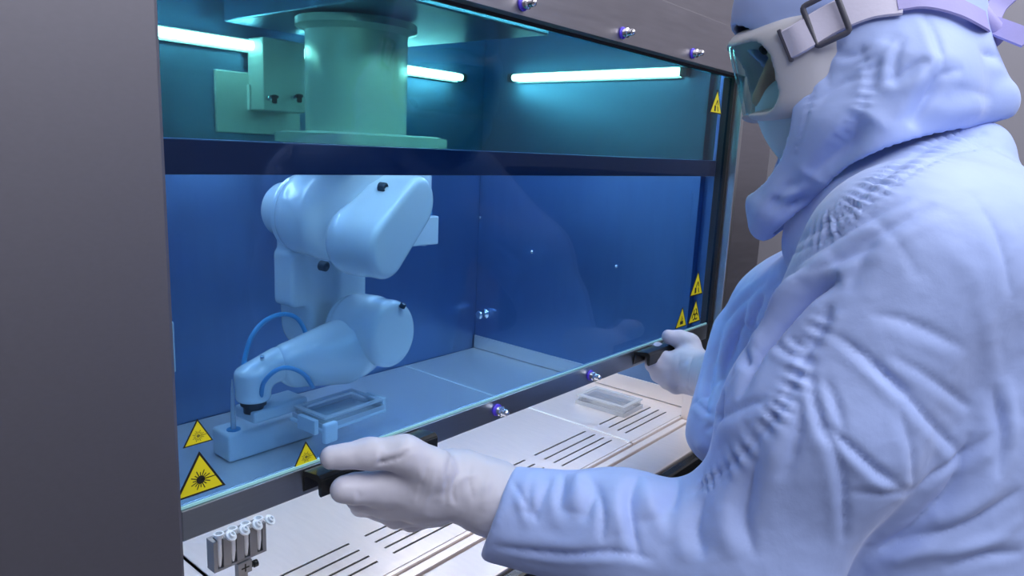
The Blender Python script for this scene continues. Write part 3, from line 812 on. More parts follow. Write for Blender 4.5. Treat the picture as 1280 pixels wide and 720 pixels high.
S_L = np.array((0.775, 0.150, 1.375)); S_R = np.array((1.12, 0.215, 1.375))
E_L = np.array((0.690, 0.235, 1.045)); W_L = on(632, 643, 'y', 0.485)
E_R = on(1000, 380, 'x', 1.17); W_R = on(880, 486, 'y', 0.50)
def cuff_normal(top, bot, y, toward):
    a, b = on(*top, 'y', y), on(*bot, 'y', y)
    n_ = np.cross(b - a, (a + b) / 2 - CAM); n_ /= np.linalg.norm(n_)
    return n_ if n_ @ toward > 0 else -n_
CUT_L = cuff_normal((642, 582), (602, 692), 0.485, W_L - E_L)
CUT_R = cuff_normal((884, 438), (866, 505), 0.50, W_R - E_R)
W_L0 = on(623, 634, 'y', 0.485)
W_R0 = on(874, 470, 'y', 0.50)
def f_suit(p):
    d = sd_ell(p, (0.945, 0.165, 1.24), (0.185, 0.135, 0.25))
    d = smin(d, sd_cone(p, S_L + (0.04, 0, 0.0), S_R - (0.04, 0, 0), 0.082, 0.082), 0.06)
    d = smin(d, sd_ell(p, (0.935, 0.12, 1.0), (0.180, 0.145, 0.24)), 0.08)
    d = smin(d, sd_ell(p, (0.93, 0.09, 0.86), (0.185, 0.145, 0.17)), 0.08)
    d = smin(d, sd_cone(p, (0.948, 0.185, 1.40), (0.965, 0.235, 1.495), 0.088, 0.078), 0.05)
    d = smin(d, sd_cone(p, (0.855, 0.110, 1.375), (1.045, 0.150, 1.375), 0.088, 0.088), 0.06)
    d = smin(d, sd_ell(p, (0.945, 0.11, 1.22), (0.180, 0.125, 0.22)), 0.06)
    d = smin(d, sd_cone(p, on(1120, 232, 'x', 0.95), on(1222, 192, 'x', 0.985), 0.07, 0.036), 0.02)
    d = smin(d, sd_cone(p, on(1040, 300, 'x', 0.95), on(1040, 270, 'x', 0.96), 0.060, 0.055), 0.03)
    d = smin(d, sd_cone(p, on(1012, 346, 'x', 1.03), on(962, 386, 'x', 1.13), 0.046, 0.055), 0.05)
    # legs
    for s, xk in ((-1, 0.845), (1, 1.025)):
        d = smin(d, sd_cone(p, (xk, 0.09, 0.84), (xk + s * 0.005, 0.10, 0.45), 0.098, 0.075), 0.05)
        d = smin(d, sd_cone(p, (xk + s * 0.005, 0.10, 0.45), (xk + s * 0.01, 0.07, 0.10), 0.075, 0.062), 0.03)
    # left arm
    a = sd_cone(p, S_L, (S_L + E_L) / 2 + (-0.005, 0.0, 0), 0.090, 0.090)
    a = smin(a, sd_cone(p, (S_L + E_L) / 2 + (-0.005, 0.0, 0), E_L, 0.090, 0.074), 0.03)
    fm = E_L + (W_L - E_L) * 0.5 + (0, 0, 0.006)
    a = smin(a, sd_cone(p, E_L, fm, 0.074, 0.064), 0.05)
    a = smin(a, sd_cone(p, fm, W_L, 0.065, 0.055), 0.03)
    axw = CUT_L
    a = np.where((p - W_L) @ axw > -0.1, smax(a, (p - W_L0) @ axw, 0.006), a)
    d = smin(d, a, 0.045)
    # right arm
    b = sd_cone(p, S_R, E_R, 0.088, 0.078)
    fr = E_R + (W_R - E_R) * 0.5
    b = smin(b, sd_cone(p, E_R, fr, 0.078, 0.068), 0.04)
    b = smin(b, sd_cone(p, fr, W_R, 0.068, 0.052), 0.03)
    b = smin(b, sd_cone(p, on(894, 482, 'y', 0.475), on(906, 536, 'y', 0.41), 0.058, 0.062), 0.05)
    axr = CUT_R
    b = smax(b, (p - W_R0) @ axr, 0.008)
    return smin(d, b, 0.04)

def ray_px(bvh, u, v):
    d = Vector(AX_R * ((u - 640) / FPX) - AX_U * ((v - 360) / FPX) + AX_F).normalized()
    h = bvh.ray_cast(Vector(CAM), d)
    return (np.array(h[0]), np.array(h[1])) if h[0] is not None else (None, None)

def seg_dist(V, P):
    """distance of every vertex to a polyline, and position 0..1 along it"""
    best = np.full(len(V), 1e9); tt = np.zeros(len(V)); n_ = len(P) - 1
    for i in range(n_):
        a, b = P[i], P[i + 1]; ab = b - a
        t = np.clip(((V - a) @ ab) / (ab @ ab + 1e-12), 0, 1)
        d = np.linalg.norm(V - a - t[:, None] * ab, axis=1)
        m = d < best; best[m] = d[m]; tt[m] = (i + t[m]) / n_
    return best, tt

def smooth_line(pts, n=6):
    return np.array([tuple(p) for p in catmull([Vector((a, b, 0)) for a, b in pts], n)])[:, :2] if len(pts) > 2 else np.array([np.array(pts[0]) * (1 - t) + np.array(pts[1]) * t for t in np.linspace(0, 1, 6)])

def apply_folds(V, F, folds, limit=0.05, N=None):
    """folds: (pixel polyline, half width m, height m); a negative height is a crease"""
    N = vnormals(V, F) if N is None else N
    bvh = BVHTree.FromPolygons(V.tolist(), F.tolist())
    disp = np.zeros(len(V))
    for pts, w, h in folds:
        if h < 0 and w < 0.0125: w, h = w * 0.66, h * 0.8
        hit = [ray_px(bvh, u, v)[0] for u, v in smooth_line(pts)]
        hit = [x for x in hit if x is not None]
        if len(hit) < 2: continue
        runs = [[hit[0]]]
        for x in hit[1:]:
            if np.linalg.norm(x - runs[-1][-1]) > limit: runs.append([x])
            else: runs[-1].append(x)
        for P in runs:
            if len(P) < 2: continue
            d, t = seg_dist(V, np.array(P))
            env = np.clip(np.sin(np.pi * t), 0, 1) ** 0.7
            if h < 0 and w > 0.0125:      # broad hollow
                disp += env * h * np.exp(-(d / w) ** 2)
            elif h < 0:      # sharp crease, the cloth puffed up more on one side than the other
                ctr = np.array(P).mean(0); dr = P[-1] - P[0]
                nv = np.cross(dr, CAM - ctr); nv /= np.linalg.norm(nv) + 1e-9
                side = np.clip(((V - ctr) @ nv) / (3 * w), -1, 1)
                lip = 0.22 + 0.22 * side
                disp += env * (h * np.exp(-d / w) + (-h) * lip * np.exp(-((d - 2.4 * w) / (1.6 * w)) ** 2))
            else:
                disp += env * 0.6 * h * np.exp(-(d / w) ** 2)
    return V + N * disp[:, None]

def gathers(V, F, pts, amp, half, pitch, N=None):
    """elastic gathering: ripples across a seam given in photo pixels"""
    N = vnormals(V, F) if N is None else N; bvh = BVHTree.FromPolygons(V.tolist(), F.tolist())
    P = [ray_px(bvh, u, v)[0] for u, v in smooth_line(pts, 10)]
    P = np.array([x for x in P if x is not None])
    if len(P) < 2: return V
    d, t = seg_dist(V, P); L = np.linalg.norm(np.diff(P, axis=0), axis=1).sum()
    s = t * L
    rip = np.sin(2 * np.pi * s / pitch + 1.5 * np.sin(s * 71)) * (0.7 + 0.3 * np.sin(s * 133))
    g = np.exp(-(d / half) ** 2) * np.clip(np.sin(np.pi * np.clip(t, 0.01, 0.99)) * 3, 0, 1)
    return V + N * (g * amp * rip - 0.8 * amp * np.exp(-(d / (half * 0.35)) ** 2))[:, None]

def crumple(V, F, amp, scale, seed, stretch=(1, 1, 1), N=None):
    N = vnormals(V, F) if N is None else N
    S = V * np.array(stretch)
    a = smooth_noise(S, scale, seed); b = smooth_noise(S, scale * 2.1, seed + 3)
    r = (1 - np.abs(a) * 2.2) * 0.7 + b * 0.5
    return V + N * (amp * r)[:, None]

SUIT_FOLDS = [
    # far sleeve
    ([(905, 415), (893, 455), (884, 495), (880, 530)], 0.008, -0.012), ([(935, 380), (918, 430), (905, 480), (898, 530)], 0.009, -0.014),
    ([(955, 365), (940, 410), (930, 460)], 0.008, -0.011), ([(915, 400), (905, 440), (895, 480)], 0.010, 0.008),
    ([(960, 350), (930, 375), (905, 405)], 0.008, -0.008), ([(868, 500), (885, 515), (900, 520)], 0.006, -0.008),
    # deep fold between arm and chest
    ([(1050, 346), (1015, 362), (985, 392), (955, 430), (930, 462)], 0.011, -0.034),
    ([(1000, 350), (970, 380), (945, 405)], 0.012, 0.007),
    ([(925, 400), (945, 440), (935, 470), (920, 500)], 0.009, -0.010),
    ([(935, 395), (945, 425), (940, 455)], 0.010, 0.006),
    # star of creases at the seam
    ([(1012, 440), (1030, 408), (1038, 385)], 0.005, -0.006),
    ([(985, 420), (1000, 432), (1015, 440)], 0.005, -0.006),
    ([(965, 425), (985, 440), (1010, 447)], 0.005, -0.005),
    ([(1040, 415), (1075, 440), (1110, 470), (1140, 495)], 0.006, -0.006),
    ([(1085, 392), (1130, 400), (1175, 420), (1210, 440)], 0.007, -0.004),
    ([(1090, 450), (1140, 500), (1180, 545), (1205, 570)], 0.007, -0.006),
    ([(1110, 440), (1160, 470), (1200, 500), (1215, 512)], 0.006, -0.004),
    ([(1012, 440), (1016, 490), (1028, 530), (1038, 560)], 0.006, -0.007),
    ([(1030, 470), (1048, 510), (1055, 545)], 0.006, -0.005),
    ([(1030, 528), (1065, 560), (1100, 590), (1140, 616)], 0.006, -0.008),
    ([(1028, 530), (1050, 580), (1056, 630), (1055, 680)], 0.006, -0.007),
    ([(1140, 616), (1100, 618), (1060, 614)], 0.006, -0.004),
    ([(1140, 616), (1170, 590), (1205, 570), (1240, 540)], 0.007, -0.006),
    ([(1120, 500), (1140, 560), (1142, 616)], 0.007, -0.004),
    ([(1215, 540), (1190, 610), (1150, 650), (1100, 690)], 0.010, -0.012),
    ([(1270, 520), (1240, 600), (1190, 650), (1140, 690), (1080, 710)], 0.012, 0.010),
    ([(1280, 610), (1220, 650), (1150, 670), (1090, 690)], 0.009, -0.010),
    ([(1280, 650), (1220, 680), (1150, 690), (1100, 700)], 0.009, 0.007),
    ([(1280, 690), (1230, 695), (1180, 712)], 0.008, -0.008),
    ([(1240, 480), (1252, 540), (1245, 600)], 0.008, -0.007),
    ([(1255, 470), (1262, 520), (1258, 560)], 0.008, 0.006),
    # shoulder and back
    ([(1195, 300), (1225, 370), (1240, 450), (1245, 520)], 0.010, 0.003),
    ([(1215, 240), (1250, 300), (1268, 380)], 0.009, -0.004),
    ([(1080, 260), (1120, 300), (1150, 350)], 0.010, -0.003),
    ([(1040, 330), (1085, 300), (1130, 275), (1170, 255)], 0.007, -0.005),
    ([(1005, 345), (1060, 320), (1100, 305)], 0.006, -0.005),
    ([(985, 340), (1040, 300), (1090, 270), (1140, 245)], 0.006, -0.006),
    ([(1060, 370), (1075, 330), (1095, 290)], 0.008, -0.004),
    ([(1100, 280), (1130, 320), (1140, 380)], 0.012, 0.003),
    ([(960, 360), (985, 345), (1020, 330)], 0.006, -0.004),
    # forearm and cuff
    ([(728, 574), (724, 600), (716, 640)], 0.013, 0.014), ([(668, 574), (664, 610), (660, 640)], 0.012, 0.009),
    ([(800, 580), (806, 620), (812, 650)], 0.012, 0.012), ([(640, 600), (655, 625), (662, 650)], 0.004, -0.004),
    ([(690, 600), (676, 630), (668, 650)], 0.004, -0.004), ([(745, 600), (755, 640), (752, 680)], 0.005, -0.006),
    ([(700, 560), (705, 600), (700, 640)], 0.005, -0.005),
    ([(800, 590), (788, 625), (792, 665), (800, 700)], 0.007, -0.009),
    ([(825, 585), (815, 630), (835, 680)], 0.010, 0.008),
    ([(850, 570), (846, 610), (838, 640)], 0.007, -0.008),
    ([(770, 590), (765, 630), (772, 668)], 0.012, 0.008),
    ([(735, 590), (742, 620), (728, 655)], 0.007, -0.007),
    ([(700, 588), (690, 625), (700, 660)], 0.009, 0.005),
    ([(668, 590), (662, 625), (672, 655)], 0.006, -0.005),
    ([(615, 682), (660, 688), (710, 692), (770, 690), (820, 700)], 0.005, -0.008),
    ([(612, 672), (660, 676), (710, 682), (760, 678)], 0.008, 0.004),
    ([(880, 620), (870, 660), (880, 700)], 0.010, -0.009),
    ([(905, 600), (900, 650), (915, 700)], 0.012, 0.008),
    ([(950, 560), (935, 610), (930, 650), (945, 700)], 0.009, -0.009),
    ([(975, 540), (960, 600), (960, 660)], 0.012, 0.006),
    ([(995, 480), (1000, 520), (990, 570), (975, 600)], 0.008, -0.008),
    ([(880, 540), (905, 520), (935, 505), (960, 500)], 0.007, -0.006),
    ([(870, 560), (900, 545), (930, 530)], 0.010, 0.006),
    ([(860, 510), (885, 490), (905, 470)], 0.007, -0.005),
    ([(885, 450), (900, 470), (895, 500), (880, 530)], 0.009, 0.005),
]
def suit_post(V, F):
    V = crumple(V, F, 0.0009, 9, 1.0, (1, 1, 0.8))
    V = apply_folds(V, F, SUIT_FOLDS)
    V = gathers(V, F, [(1035, 385), (1005, 450), (975, 510), (935, 560), (890, 598), (870, 612)], 0.0035, 0.010, 0.0125)
    V = gathers(V, F, [(632, 588), (618, 620), (610, 655), (606, 682)], 0.0010, 0.013, 0.02)
    V = gathers(V, F, [(1000, 300), (1045, 272), (1090, 232), (1140, 198), (1190, 172), (1225, 165)], 0.0035, 0.016, 0.014)
    V = gathers(V, F, [(990, 318), (1050, 288), (1090, 252), (1140, 216), (1190, 192), (1245, 184)], 0.0022, 0.007, 0.011)
    V = crumple(V, F, 0.0005, 40, 5.0)
    return V
suit = implicit('coverall', f_suit, (0.47, -0.09, 0.05), (1.38, 0.56, 1.56), 0.0036, SUIT, per, 2, suit_post)
for xk in (0.838, 1.034):
    bm = bmesh.new()
    V_, F_ = surface_nets(lambda p: smax(smin(sd_cone(p, (xk, 0.07, 0.10), (xk, 0.075, 0.06), 0.06, 0.055), sd_cone(p, (xk, 0.05, 0.045), (xk, 0.22, 0.035), 0.048, 0.042), 0.03), 0.002 - p[:, 2], 0.004), (xk - 0.09, -0.03, -0.01), (xk + 0.09, 0.29, 0.17), 0.007)
    link('overshoe', mesh_from('overshoe', relax(V_, F_, 1), F_), SUIT, per, True)

# ---- head, local frame: l = person's left, f = where the face points, u = up
PSI, PIT = math.radians(33), math.radians(20)
HF = np.array((-math.sin(PSI) * math.cos(PIT), math.cos(PSI) * math.cos(PIT), -math.sin(PIT)))
HL = np.array((-math.cos(PSI), -math.sin(PSI), 0.0))
HU = np.cross(HF, HL) * -1.0
if HU[2] < 0: HU = -HU
HROT = np.stack([HL, HF, HU], 1)
G0 = on(938, 95, 'x', 0.905)
HC = G0 - HF * 0.115 + HU * 0.004
def hl(l, f, u): return HC + HL * l + HF * f + HU * u
def f_head(p):
    d = sd_ell(p, hl(0, -0.01, 0.02), (0.074, 0.095, 0.105), HROT)
    d = smin(d, sd_ell(p, hl(0, 0.03, -0.06), (0.055, 0.06, 0.06), HROT), 0.03)
    d = smin(d, sd_cone(p, hl(0, 0.088, 0.0), hl(0, 0.108, -0.035), 0.008, 0.013), 0.012)     # nose
    d = smin(d, sd_cone(p, hl(-0.045, 0.070, 0.02), hl(0.045, 0.070, 0.02), 0.011, 0.011), 0.012)   # brow
    for s in (-1, 1):
        d = smax(d, -sd_ell(p, hl(s * 0.031, 0.092, 0.0), (0.016, 0.012, 0.010), HROT), 0.006)
        d = smin(d, sd_cone(p, hl(s * 0.045, 0.06, -0.03), hl(s * 0.03, 0.075, -0.04), 0.016, 0.014), 0.012)
        d = smin(d, sd_ell(p, hl(s * 0.076, -0.01, -0.01), (0.008, 0.02, 0.03), HROT), 0.006)     # ears
    d = smin(d, sd_cone(p, hl(0, 0.075, -0.068), hl(0, 0.080, -0.062), 0.018, 0.012), 0.01)       # lips
    d = smin(d, sd_cone(p, hl(0, -0.03, -0.07), hl(0, -0.055, -0.16), 0.055, 0.058), 0.03)        # neck
    return d
hd = implicit('head', f_head, HC - 0.19, HC + 0.17, 0.005, SKIN, per, 1)
for s in (-1, 1):
    obj('eye', lathe(hl(s * 0.031, 0.070, 0.0), HF, [(0, -0.012), (0.0085, -0.0085), (0.012, 0), (0.0085, 0.0085), (0.005, 0.0108), (0, 0.012)], 16, False), EYEW, hd, True)
    obj('iris', lathe(hl(s * 0.031, 0.0805, 0.0), HF, [(0.0052, 0), (0.004, 0.0014), (0, 0.0018)], 14), HAIR, hd, True)
    eb_ = bmesh.new(); add_tube(eb_, [hl(s * 0.014, 0.088, 0.020), hl(s * 0.032, 0.086, 0.026), hl(s * 0.052, 0.072, 0.020)], 0.004, 8, 5)
    obj('eyebrow', eb_, HAIR, hd, True)
hr = bmesh.new(); add_tube(hr, [hl(-0.06, 0.045, 0.06), hl(-0.03, 0.080, 0.064), hl(0.0, 0.088, 0.066), hl(0.03, 0.080, 0.064), hl(0.062, 0.042, 0.058), hl(0.072, 0.02, 0.03)], 0.010, 8, 5)
obj('hair_fringe', hr, HAIR, hd, True)

# mask
def f_mask(p):
    d = sd_ell(p, hl(0, 0.060, -0.072), (0.064, 0.050, 0.056), HROT)
    d = smin(d, sd_cone(p, hl(0, 0.092, -0.050), hl(0, 0.080, -0.105), 0.024, 0.022), 0.03)
    return smax(d, -(sd_ell(p, hl(0, 0.052, -0.072), (0.060, 0.047, 0.053), HROT)), 0.002)
implicit('face_mask', f_mask, HC - 0.17, HC + 0.17, 0.0035, MASKM, per, 1)

# hood
A_ = on(958, 300, 'x', 0.90); B_ = on(1085, 196, 'x', 0.90); C_ = on(1262, 146, 'x', 0.98)
def plane_n(P, Q_):
    d = Q_ - P; n_ = np.cross(d, np.array((1.0, 0.12, 0))); n_ /= np.linalg.norm(n_)
    return n_ if n_[2] < 0 else -n_
nAB, nBC = plane_n(A_, B_), plane_n(B_, C_)
def f_hood_outer(p):
    d = sd_ell(p, hl(0, -0.015, 0.035), (0.100, 0.140, 0.128), HROT)
    d = smin(d, sd_cone(p, hl(0.0, -0.075, -0.035), on(1236, 128, 'x', 1.0), 0.080, 0.030), 0.05)
    d = smin(d, sd_cone(p, on(1120, 120, 'x', 0.93), on(1090, 175, 'x', 0.90), 0.085, 0.07), 0.05)
    d = smin(d, sd_cone(p, on(1035, 160, 'x', 0.915), on(972, 258, 'x', 0.90), 0.066, 0.030), 0.04)
    d = smin(d, sd_cone(p, on(1035, 160, 'x', 1.00), on(972, 258, 'x', 0.93), 0.06, 0.030), 0.04)
    d = smin(d, sd_cone(p, on(968, 262, 'x', 0.915), on(955, 284, 'x', 0.915), 0.030, 0.016), 0.02)
    return d
def f_hood(p):
    d = f_hood_outer(p)
    # hem: open below
    cut = smin((p - A_) @ nAB, (p - B_) @ nBC, 0.02)
    # hollow and face opening
    inner = d + 0.007
    d = smax(d, -inner, 0.002)
    d = smax(d, cut, 0.003)
    face = sd_ell(p, hl(0, 0.135, -0.045), (0.088, 0.105, 0.105), HROT)
    return smax(d, -face, 0.004)
HOOD_FOLDS = [
    ([(1130, 45), (1120, 70), (1118, 95), (1122, 112)], 0.006, -0.006),
    ([(1100, 105), (1125, 95), (1150, 78), (1165, 80)], 0.006, -0.007),
    ([(1105, 112), (1140, 108), (1170, 95), (1200, 90)], 0.010, 0.006),
    ([(1155, 15), (1170, 45), (1178, 75), (1175, 95)], 0.006, -0.006),
    ([(1205, 86), (1175, 95), (1160, 120), (1145, 145), (1138, 158)], 0.009, -0.012),
    ([(1225, 66), (1240, 68), (1250, 70)], 0.009, -0.008),
    ([(1120, 40), (1100, 70), (1092, 100), (1096, 125)], 0.007, -0.006),
    ([(1105, 50), (1098, 80)], 0.008, 0.005),
    ([(1085, 130), (1060, 165), (1030, 200), (1005, 232)], 0.009, -0.006),
    ([(1060, 140), (1040, 170), (1010, 210), (985, 240)], 0.010, 0.005),
    
    ([(1000, 225), (975, 245), (952, 280)], 0.006, -0.007),
    ([(1035, 60), (1060, 70), (1085, 60)], 0.006, -0.004),
    ([(1020, 130), (1050, 105), (1080, 95)], 0.006, -0.005),
    ([(1010, 75), (1030, 85), (1035, 110)], 0.006, -0.004),
    ([(1150, 130), (1190, 140), (1240, 132)], 0.012, 0.006),
    ([(1190, 110), (1220, 115), (1245, 125)], 0.010, -0.004),
]
def hood_post(V, F):
    e = 0.002; g0 = f_hood_outer(V)
    N = np.stack([f_hood_outer(V + e * np.eye(3)[k]) - g0 for k in range(3)], 1); N /= np.linalg.norm(N, axis=1)[:, None] + 1e-9
    V = crumple(V, F, 0.0010, 16, 9.0, N=N)
    V = apply_folds(V, F, HOOD_FOLDS, N=N)
    V = apply_folds(V, F, [([(1082, 145), (1050, 182), (1018, 222)], 0.020, -0.022), ([(1012, 232), (985, 240), (965, 245)], 0.007, 0.007), ([(1010, 245), (995, 255), (985, 262)], 0.008, -0.012)], N=N)
    V = gathers(V, F, [(1075, 60), (1085, 95), (1078, 130), (1060, 160), (1030, 190)], 0.0022, 0.008, 0.010, N)
    V = gathers(V, F, [(1008, 70), (1012, 120), (1004, 160), (990, 195)], 0.0018, 0.007, 0.008, N)
    return relax(V, F, 1, 0.3)
hood = implicit('hood', f_hood, HC + np.array((-0.17, -0.22, -0.30)), HC + np.array((0.20, 0.17, 0.20)), 0.0036, SUIT, per, 2, hood_post)

# goggles
def gl(p):
    r = p - hl(0, 0.128, -0.004); l = r @ HL; f = r @ HF; u = r @ HU
    return np.stack([l, f + 5.5 * l * l + 0.9 * u * np.abs(u), u], 1)
I3 = np.eye(3)
def f_gog(p):
    g = gl(p)
    g2 = g.copy(); g2[:, 2] = g[:, 2] + 0.12 * np.abs(g[:, 0])
    out = sd_box(g2, (0, -0.022, 0), (0.099, 0.034, 0.056), None, 0.026)
    inn = sd_box(g2, (0, -0.022, 0), (0.076, 0.10, 0.042), None, 0.024)
    d = smax(out, -inn, 0.005)
    nose = sd_ell(g, (0, -0.02, -0.052), (0.018, 0.06, 0.022))
    return smax(d, -nose, 0.006)
gog = gb_ = implicit('goggles', f_gog, G0 - 0.15, G0 + 0.15, 0.003, GOGG, per, 1)
def f_lens(p):
    g = gl(p); g[:, 2] += 0.12 * np.abs(g[:, 0])
    return sd_box(g, (0, 0.002, 0), (0.079, 0.0022, 0.045), None, 0.0015)
implicit('lens', f_lens, G0 - 0.13, G0 + 0.13, 0.0016, LENS, gog, 1)

# straps follow the hood surface
def bvh_of(o):
    me = o.data
    return BVHTree.FromPolygons([v.co for v in me.vertices], [tuple(p.vertices) for p in me.polygons])
HB = bvh_of(hood)
def ribbon(name, pts, width, thick, mat, parent, off=0.004, n=6):
    """flat strap through given 3D points (each with outward normal)"""
    path = catmull([p for p, _ in pts], n)
    nor = catmull([nn for _, nn in pts], n)
    bm = bmesh.new(); rings = []
    for i, p in enumerate(path):
        t = (path[min(i + 1, len(path) - 1)] - path[max(i - 1, 0)]).normalized()
        nn = (nor[i] - t * nor[i].dot(t)).normalized(); w = t.cross(nn).normalized()
        rings.append([bm.verts.new(p + w * (sx_ * width / 2) + nn * (k * thick)) for sx_, k in ((-1, 0), (-0.9, 1), (0.9, 1), (1, 0))])
    for a, b in zip(rings, rings[1:]):
        for k in range(4): bm.faces.new((a[k], a[(k + 1) % 4], b[(k + 1) % 4], b[k]))
    bm.faces.new(rings[0][::-1]); bm.faces.new(rings[-1])
    return obj(name, bm, mat, parent, True, 50)
def hood_pt(u, v, off=0.004):
    h, nn = ray_px(HB, u, v)
    if h is None: return None
    nn = Vector(nn)
    if nn.dot(Vector(CAM) - Vector(h)) < 0: nn = -nn
    return Vector(h) + nn * off, nn
FB = bvh_of(gb_)
def frame_pt(u, v, off=0.003):
    h, nn = ray_px(FB, u, v); nn = Vector(nn)
    if nn.dot(Vector(CAM) - Vector(h)) < 0: nn = -nn
    return Vector(h) + nn * off, nn
def lift(x, d): return x[0] + x[1] * d, x[1]
P1 = [frame_pt(984, 56, 0.0015), frame_pt(1000, 48, 0.004)] + [lift(hood_pt(u, v, 0.0), o) for u, v, o in ((1032, 30, 0.012), (1056, 18, 0.008), (1088, 8, 0.006), (1125, 6, 0.006))]
ribbon('strap', P1, 0.034, 0.0022, STRAP, gog)
P2 = [x for x in (hood_pt(u, v, 0.007) for u, v in ((1118, 6), (1150, 4), (1185, 12), (1215, 26))) if x]
kn = Vector(on(1236, 30, 'x', 1.01)); P2.append((kn, Vector((-0.9, -0.4, 0))))
ribbon('tie_strap', P2, 0.026, 0.002, STRAP2, gog)
kb = bmesh.new(); add_tube(kb, [kn + Vector((0, 0.016, 0.02)), kn + Vector((-0.008, 0.004, 0.004)), kn + Vector((0, -0.008, -0.012)), kn + Vector((0.004, 0.0, -0.02))], 0.011, 10, 5)
obj('knot', kb, STRAP2, gog, True)
ribbon('strap_tail', [(kn, Vector((-0.9, -0.3, 0.3))), (Vector(on(1258, 38, 'x', 1.0)), Vector((-0.9, -0.3, 0.3))), (Vector(on(1288, 50, 'x', 0.99)), Vector((-0.9, -0.2, 0.4)))], 0.024, 0.002, STRAP2, gog)
ribbon('strap_tail', [(kn, Vector((-0.9, -0.3, -0.3))), (Vector(on(1246, 8, 'x', 1.03)), Vector((-0.9, -0.3, 0.0))), (Vector(on(1262, -8, 'x', 1.04)), Vector((-0.9, -0.2, 0)))], 0.022, 0.002, STRAP2, gog)
# buckle: rounded rectangular ring over the strap
bc = hood_pt(1034, 26, 0.0165)
bcen, bn = bc
e0 = hood_pt(1018, 32, 0.010)[0]; e1 = hood_pt(1050, 18, 0.010)[0]
tx = (e1 - e0); tx = (tx - bn * tx.dot(bn)).normalized(); ty = bn.cross(tx)
bk = bmesh.new(); hw, hh, rr_ = 0.0175, 0.0235, 0.004
ringp = []
for sx_, sy_, a0 in ((1, 1, 0), (-1, 1, 90), (-1, -1, 180), (1, -1, 270)):
    for k in range(4):
        a = math.radians(a0 + 30 * k)
        ringp.append(bcen + tx * (sx_ * (hw - rr_) + rr_ * math.cos(a)) + ty * (sy_ * (hh - rr_) + rr_ * math.sin(a)))
rings = []
for i, p in enumerate(ringp):
    t = (ringp[(i + 1) % len(ringp)] - ringp[i - 1]).normalized(); s_ = t.cross(bn)
    rings.append([bk.verts.new(p + s_ * (0.0032 * math.cos(2 * math.pi * k / 8)) + bn * (0.0026 * math.sin(2 * math.pi * k / 8))) for k in range(8)])
for i in range(len(rings)):
    a, b = rings[i], rings[(i + 1) % len(rings)]
    for k in range(8): bk.faces.new((a[k], a[(k + 1) % 8], b[(k + 1) % 8], b[k]))
obj('buckle', bk, BUCK, gog, True)
# temple anchor and vent on the frame
ap, an = frame_pt(982, 57, 0.0005)
ty2 = an.cross((P1[1][0] - P1[0][0]).normalized()).normalized(); tx2 = ty2.cross(an)
ab = bmesh.new(); add_box(ab, (-0.0022, -0.0195, -0.002), (0.0022, 0.0195, 0.0032), 0.001)
bmesh.ops.transform(ab, matrix=Matrix(((tx2[0], ty2[0], an[0], ap[0]), (tx2[1], ty2[1], an[1], ap[1]), (tx2[2], ty2[2], an[2], ap[2]), (0, 0, 0, 1))), verts=ab.verts)
obj('strap_anchor', ab, BUCK, gb_)
vb_ = bmesh.new(); add_box(vb_, (-0.012, -0.017, -0.007), (0.012, 0.017, 0.007), 0.003)
ac = hl(0.068, 0.082, -0.054)
bmesh.ops.transform(vb_, matrix=Matrix(((HL[0], HF[0], HU[0], ac[0]), (HL[1], HF[1], HU[1], ac[1]), (HL[2], HF[2], HU[2], ac[2]), (0, 0, 0, 1))), verts=vb_.verts)
obj('vent', vb_, BLACK, gb_)

# ---- gloves
def chain(p, pts, k=0.008):
    d = None
    for (a, ra), (b, rb2) in zip(pts, pts[1:]):
        c = sd_cone(p, a, b, ra, rb2)
        d = c if d is None else smin(d, c, k)
    return d
LH = {
    'thumb': [(q(540, 588, .535), .026), (q(505, 567, .550), .0195), (q(462, 567, .572), .0160), (q(415, 572, .594), .0125)],
    'index': [(q(530, 605, .555), .030), (q(480, 609, .572), .0215), (q(444, 611, .581), .0155), (q(429, 612, .583), .0140)],
    'middle': [(q(530, 618, .555), .030), (q(484, 624, .580), .021), (q(452, 620, .598), .016), (q(452, 632, .616), .0135)],
    'ring': [(q(535, 628, .560), .028), (q(496, 638, .585), .019), (q(472, 632, .608), .015), (q(470, 634, .624), .012)],
    'little': [(q(545, 632, .565), .026), (q(515, 645, .590), .017), (q(496, 640, .610), .013), (q(490, 634, .624), .011)],
}
W_LG = W_L + (E_L - W_L) / np.linalg.norm(E_L - W_L) * 0.06
def f_lglove(p):
    d = sd_cone(p, q(530, 606, .555), q(575, 606, .53), 0.041, 0.036)
    d = smin(d, sd_cone(p, q(575, 606, .53), q(614, 622, .505), 0.036, 0.040), 0.02)
    d = smin(d, sd_cone(p, q(614, 622, .505), W_LG, 0.040, 0.038), 0.02)
    th = chain(p, LH['thumb']); d = smin(d, th, 0.010)
    fi = None
    for k in ('index', 'middle', 'ring', 'little'):
        c = chain(p, LH[k]); fi = c if fi is None else smin(fi, c, 0.005)
    # keep the slot between thumb and forefinger open
    return smin(d, fi, 0.010)
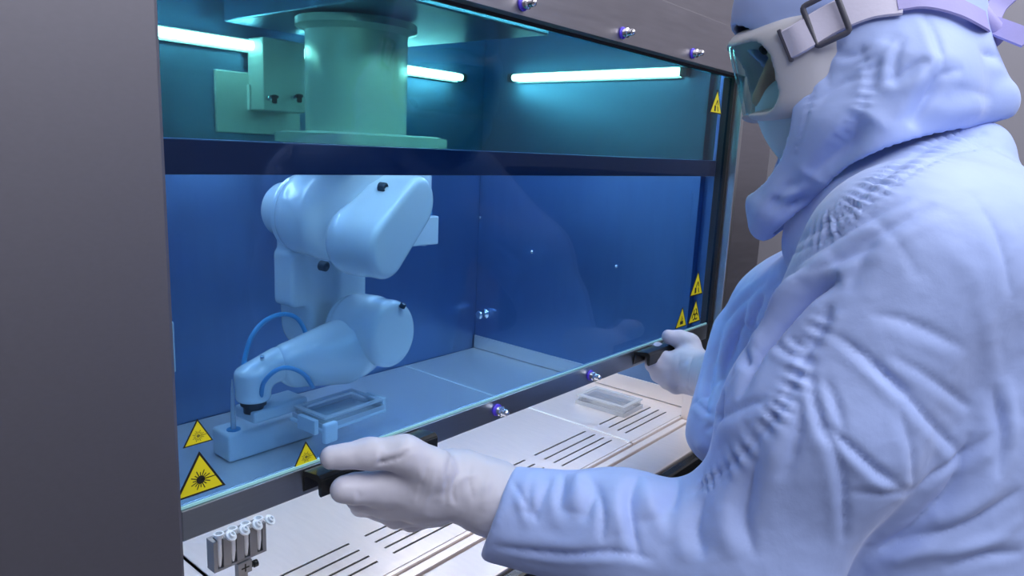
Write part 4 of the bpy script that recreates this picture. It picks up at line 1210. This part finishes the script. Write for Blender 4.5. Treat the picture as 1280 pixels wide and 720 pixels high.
LG_FOLDS = [
    ([(512, 562), (500, 572), (480, 578), (470, 580)], 0.004, -0.005),
    ([(565, 562), (560, 590), (556, 630)], 0.0035, -0.003), ([(538, 570), (530, 600), (520, 632)], 0.003, -0.0022),
    ([(545, 575), (540, 605), (528, 640)], 0.003, 0.002), ([(572, 590), (566, 615), (570, 632)], 0.003, -0.003),
    ([(555, 560), (552, 580), (548, 600)], 0.003, 0.0018), ([(590, 575), (586, 600), (592, 625)], 0.004, -0.002),
    ([(600, 590), (575, 600), (562, 625)], 0.0035, 0.002), ([(480, 565), (476, 572), (478, 580)], 0.003, -0.002),
    ([(445, 612), (450, 620), (448, 628)], 0.003, -0.002), ([(615, 585), (608, 610), (604, 640)], 0.005, 0.003),
]
def lg_post(V, F):
    V = crumple(V, F, 0.0008, 45, 2.0)
    return apply_folds(V, F, LG_FOLDS)
allp = np.array([a for c in LH.values() for a, _ in c] + [W_LG])
implicit('glove', f_lglove, allp.min(0) - 0.055, allp.max(0) + 0.055, 0.0028, GLOVE, per, 1, lg_post)
RH = {
    'thumb': [(q(868, 452, .555), .026), (q(862, 430, .572), .019), (q(850, 424, .590), .0165), (q(836, 421, .606), .0135)],
    'index': [(q(858, 455, .565), .028), (q(836, 455, .590), .020), (q(822, 446, .615), .016), (q(822, 436, .630), .013)],
    'middle': [(q(856, 462, .563), .028), (q(834, 464, .588), .020), (q(818, 455, .612), .016), (q(814, 444, .630), .013)],
    'ring': [(q(856, 470, .560), .026), (q(838, 474, .580), .019), (q(824, 468, .602), .015), (q(818, 455, .624), .012)],
    'little': [(q(860, 476, .555), .024), (q(846, 481, .572), .016), (q(834, 477, .590), .013), (q(828, 466, .610), .011)],
}
W_RG = W_R0 + np.array((0.02, -0.03, 0.0))
def f_rglove(p):
    d = sd_cone(p, q(858, 458, .562), q(874, 468, .535), 0.036, 0.037)
    d = smin(d, sd_cone(p, q(874, 468, .535), W_RG, 0.037, 0.040), 0.02)
    d = smin(d, chain(p, RH['thumb']), 0.012)
    fi = None
    for k in ('index', 'middle', 'ring', 'little'):
        c = chain(p, RH[k]); fi = c if fi is None else smin(fi, c, 0.004)
    return smin(d, fi, 0.010)
def rg_post(V, F):
    V = crumple(V, F, 0.0010, 45, 6.0)
    return apply_folds(V, F, [([(868, 440), (862, 460), (860, 488)], 0.004, -0.003), ([(876, 450), (872, 475), (870, 492)], 0.004, 0.003), ([(850, 440), (848, 460), (850, 480)], 0.004, -0.003)])
allp = np.array([a for c in RH.values() for a, _ in c] + [W_RG])
implicit('glove', f_rglove, allp.min(0) - 0.055, allp.max(0) + 0.055, 0.003, GLOVE, per, 1, rg_post)
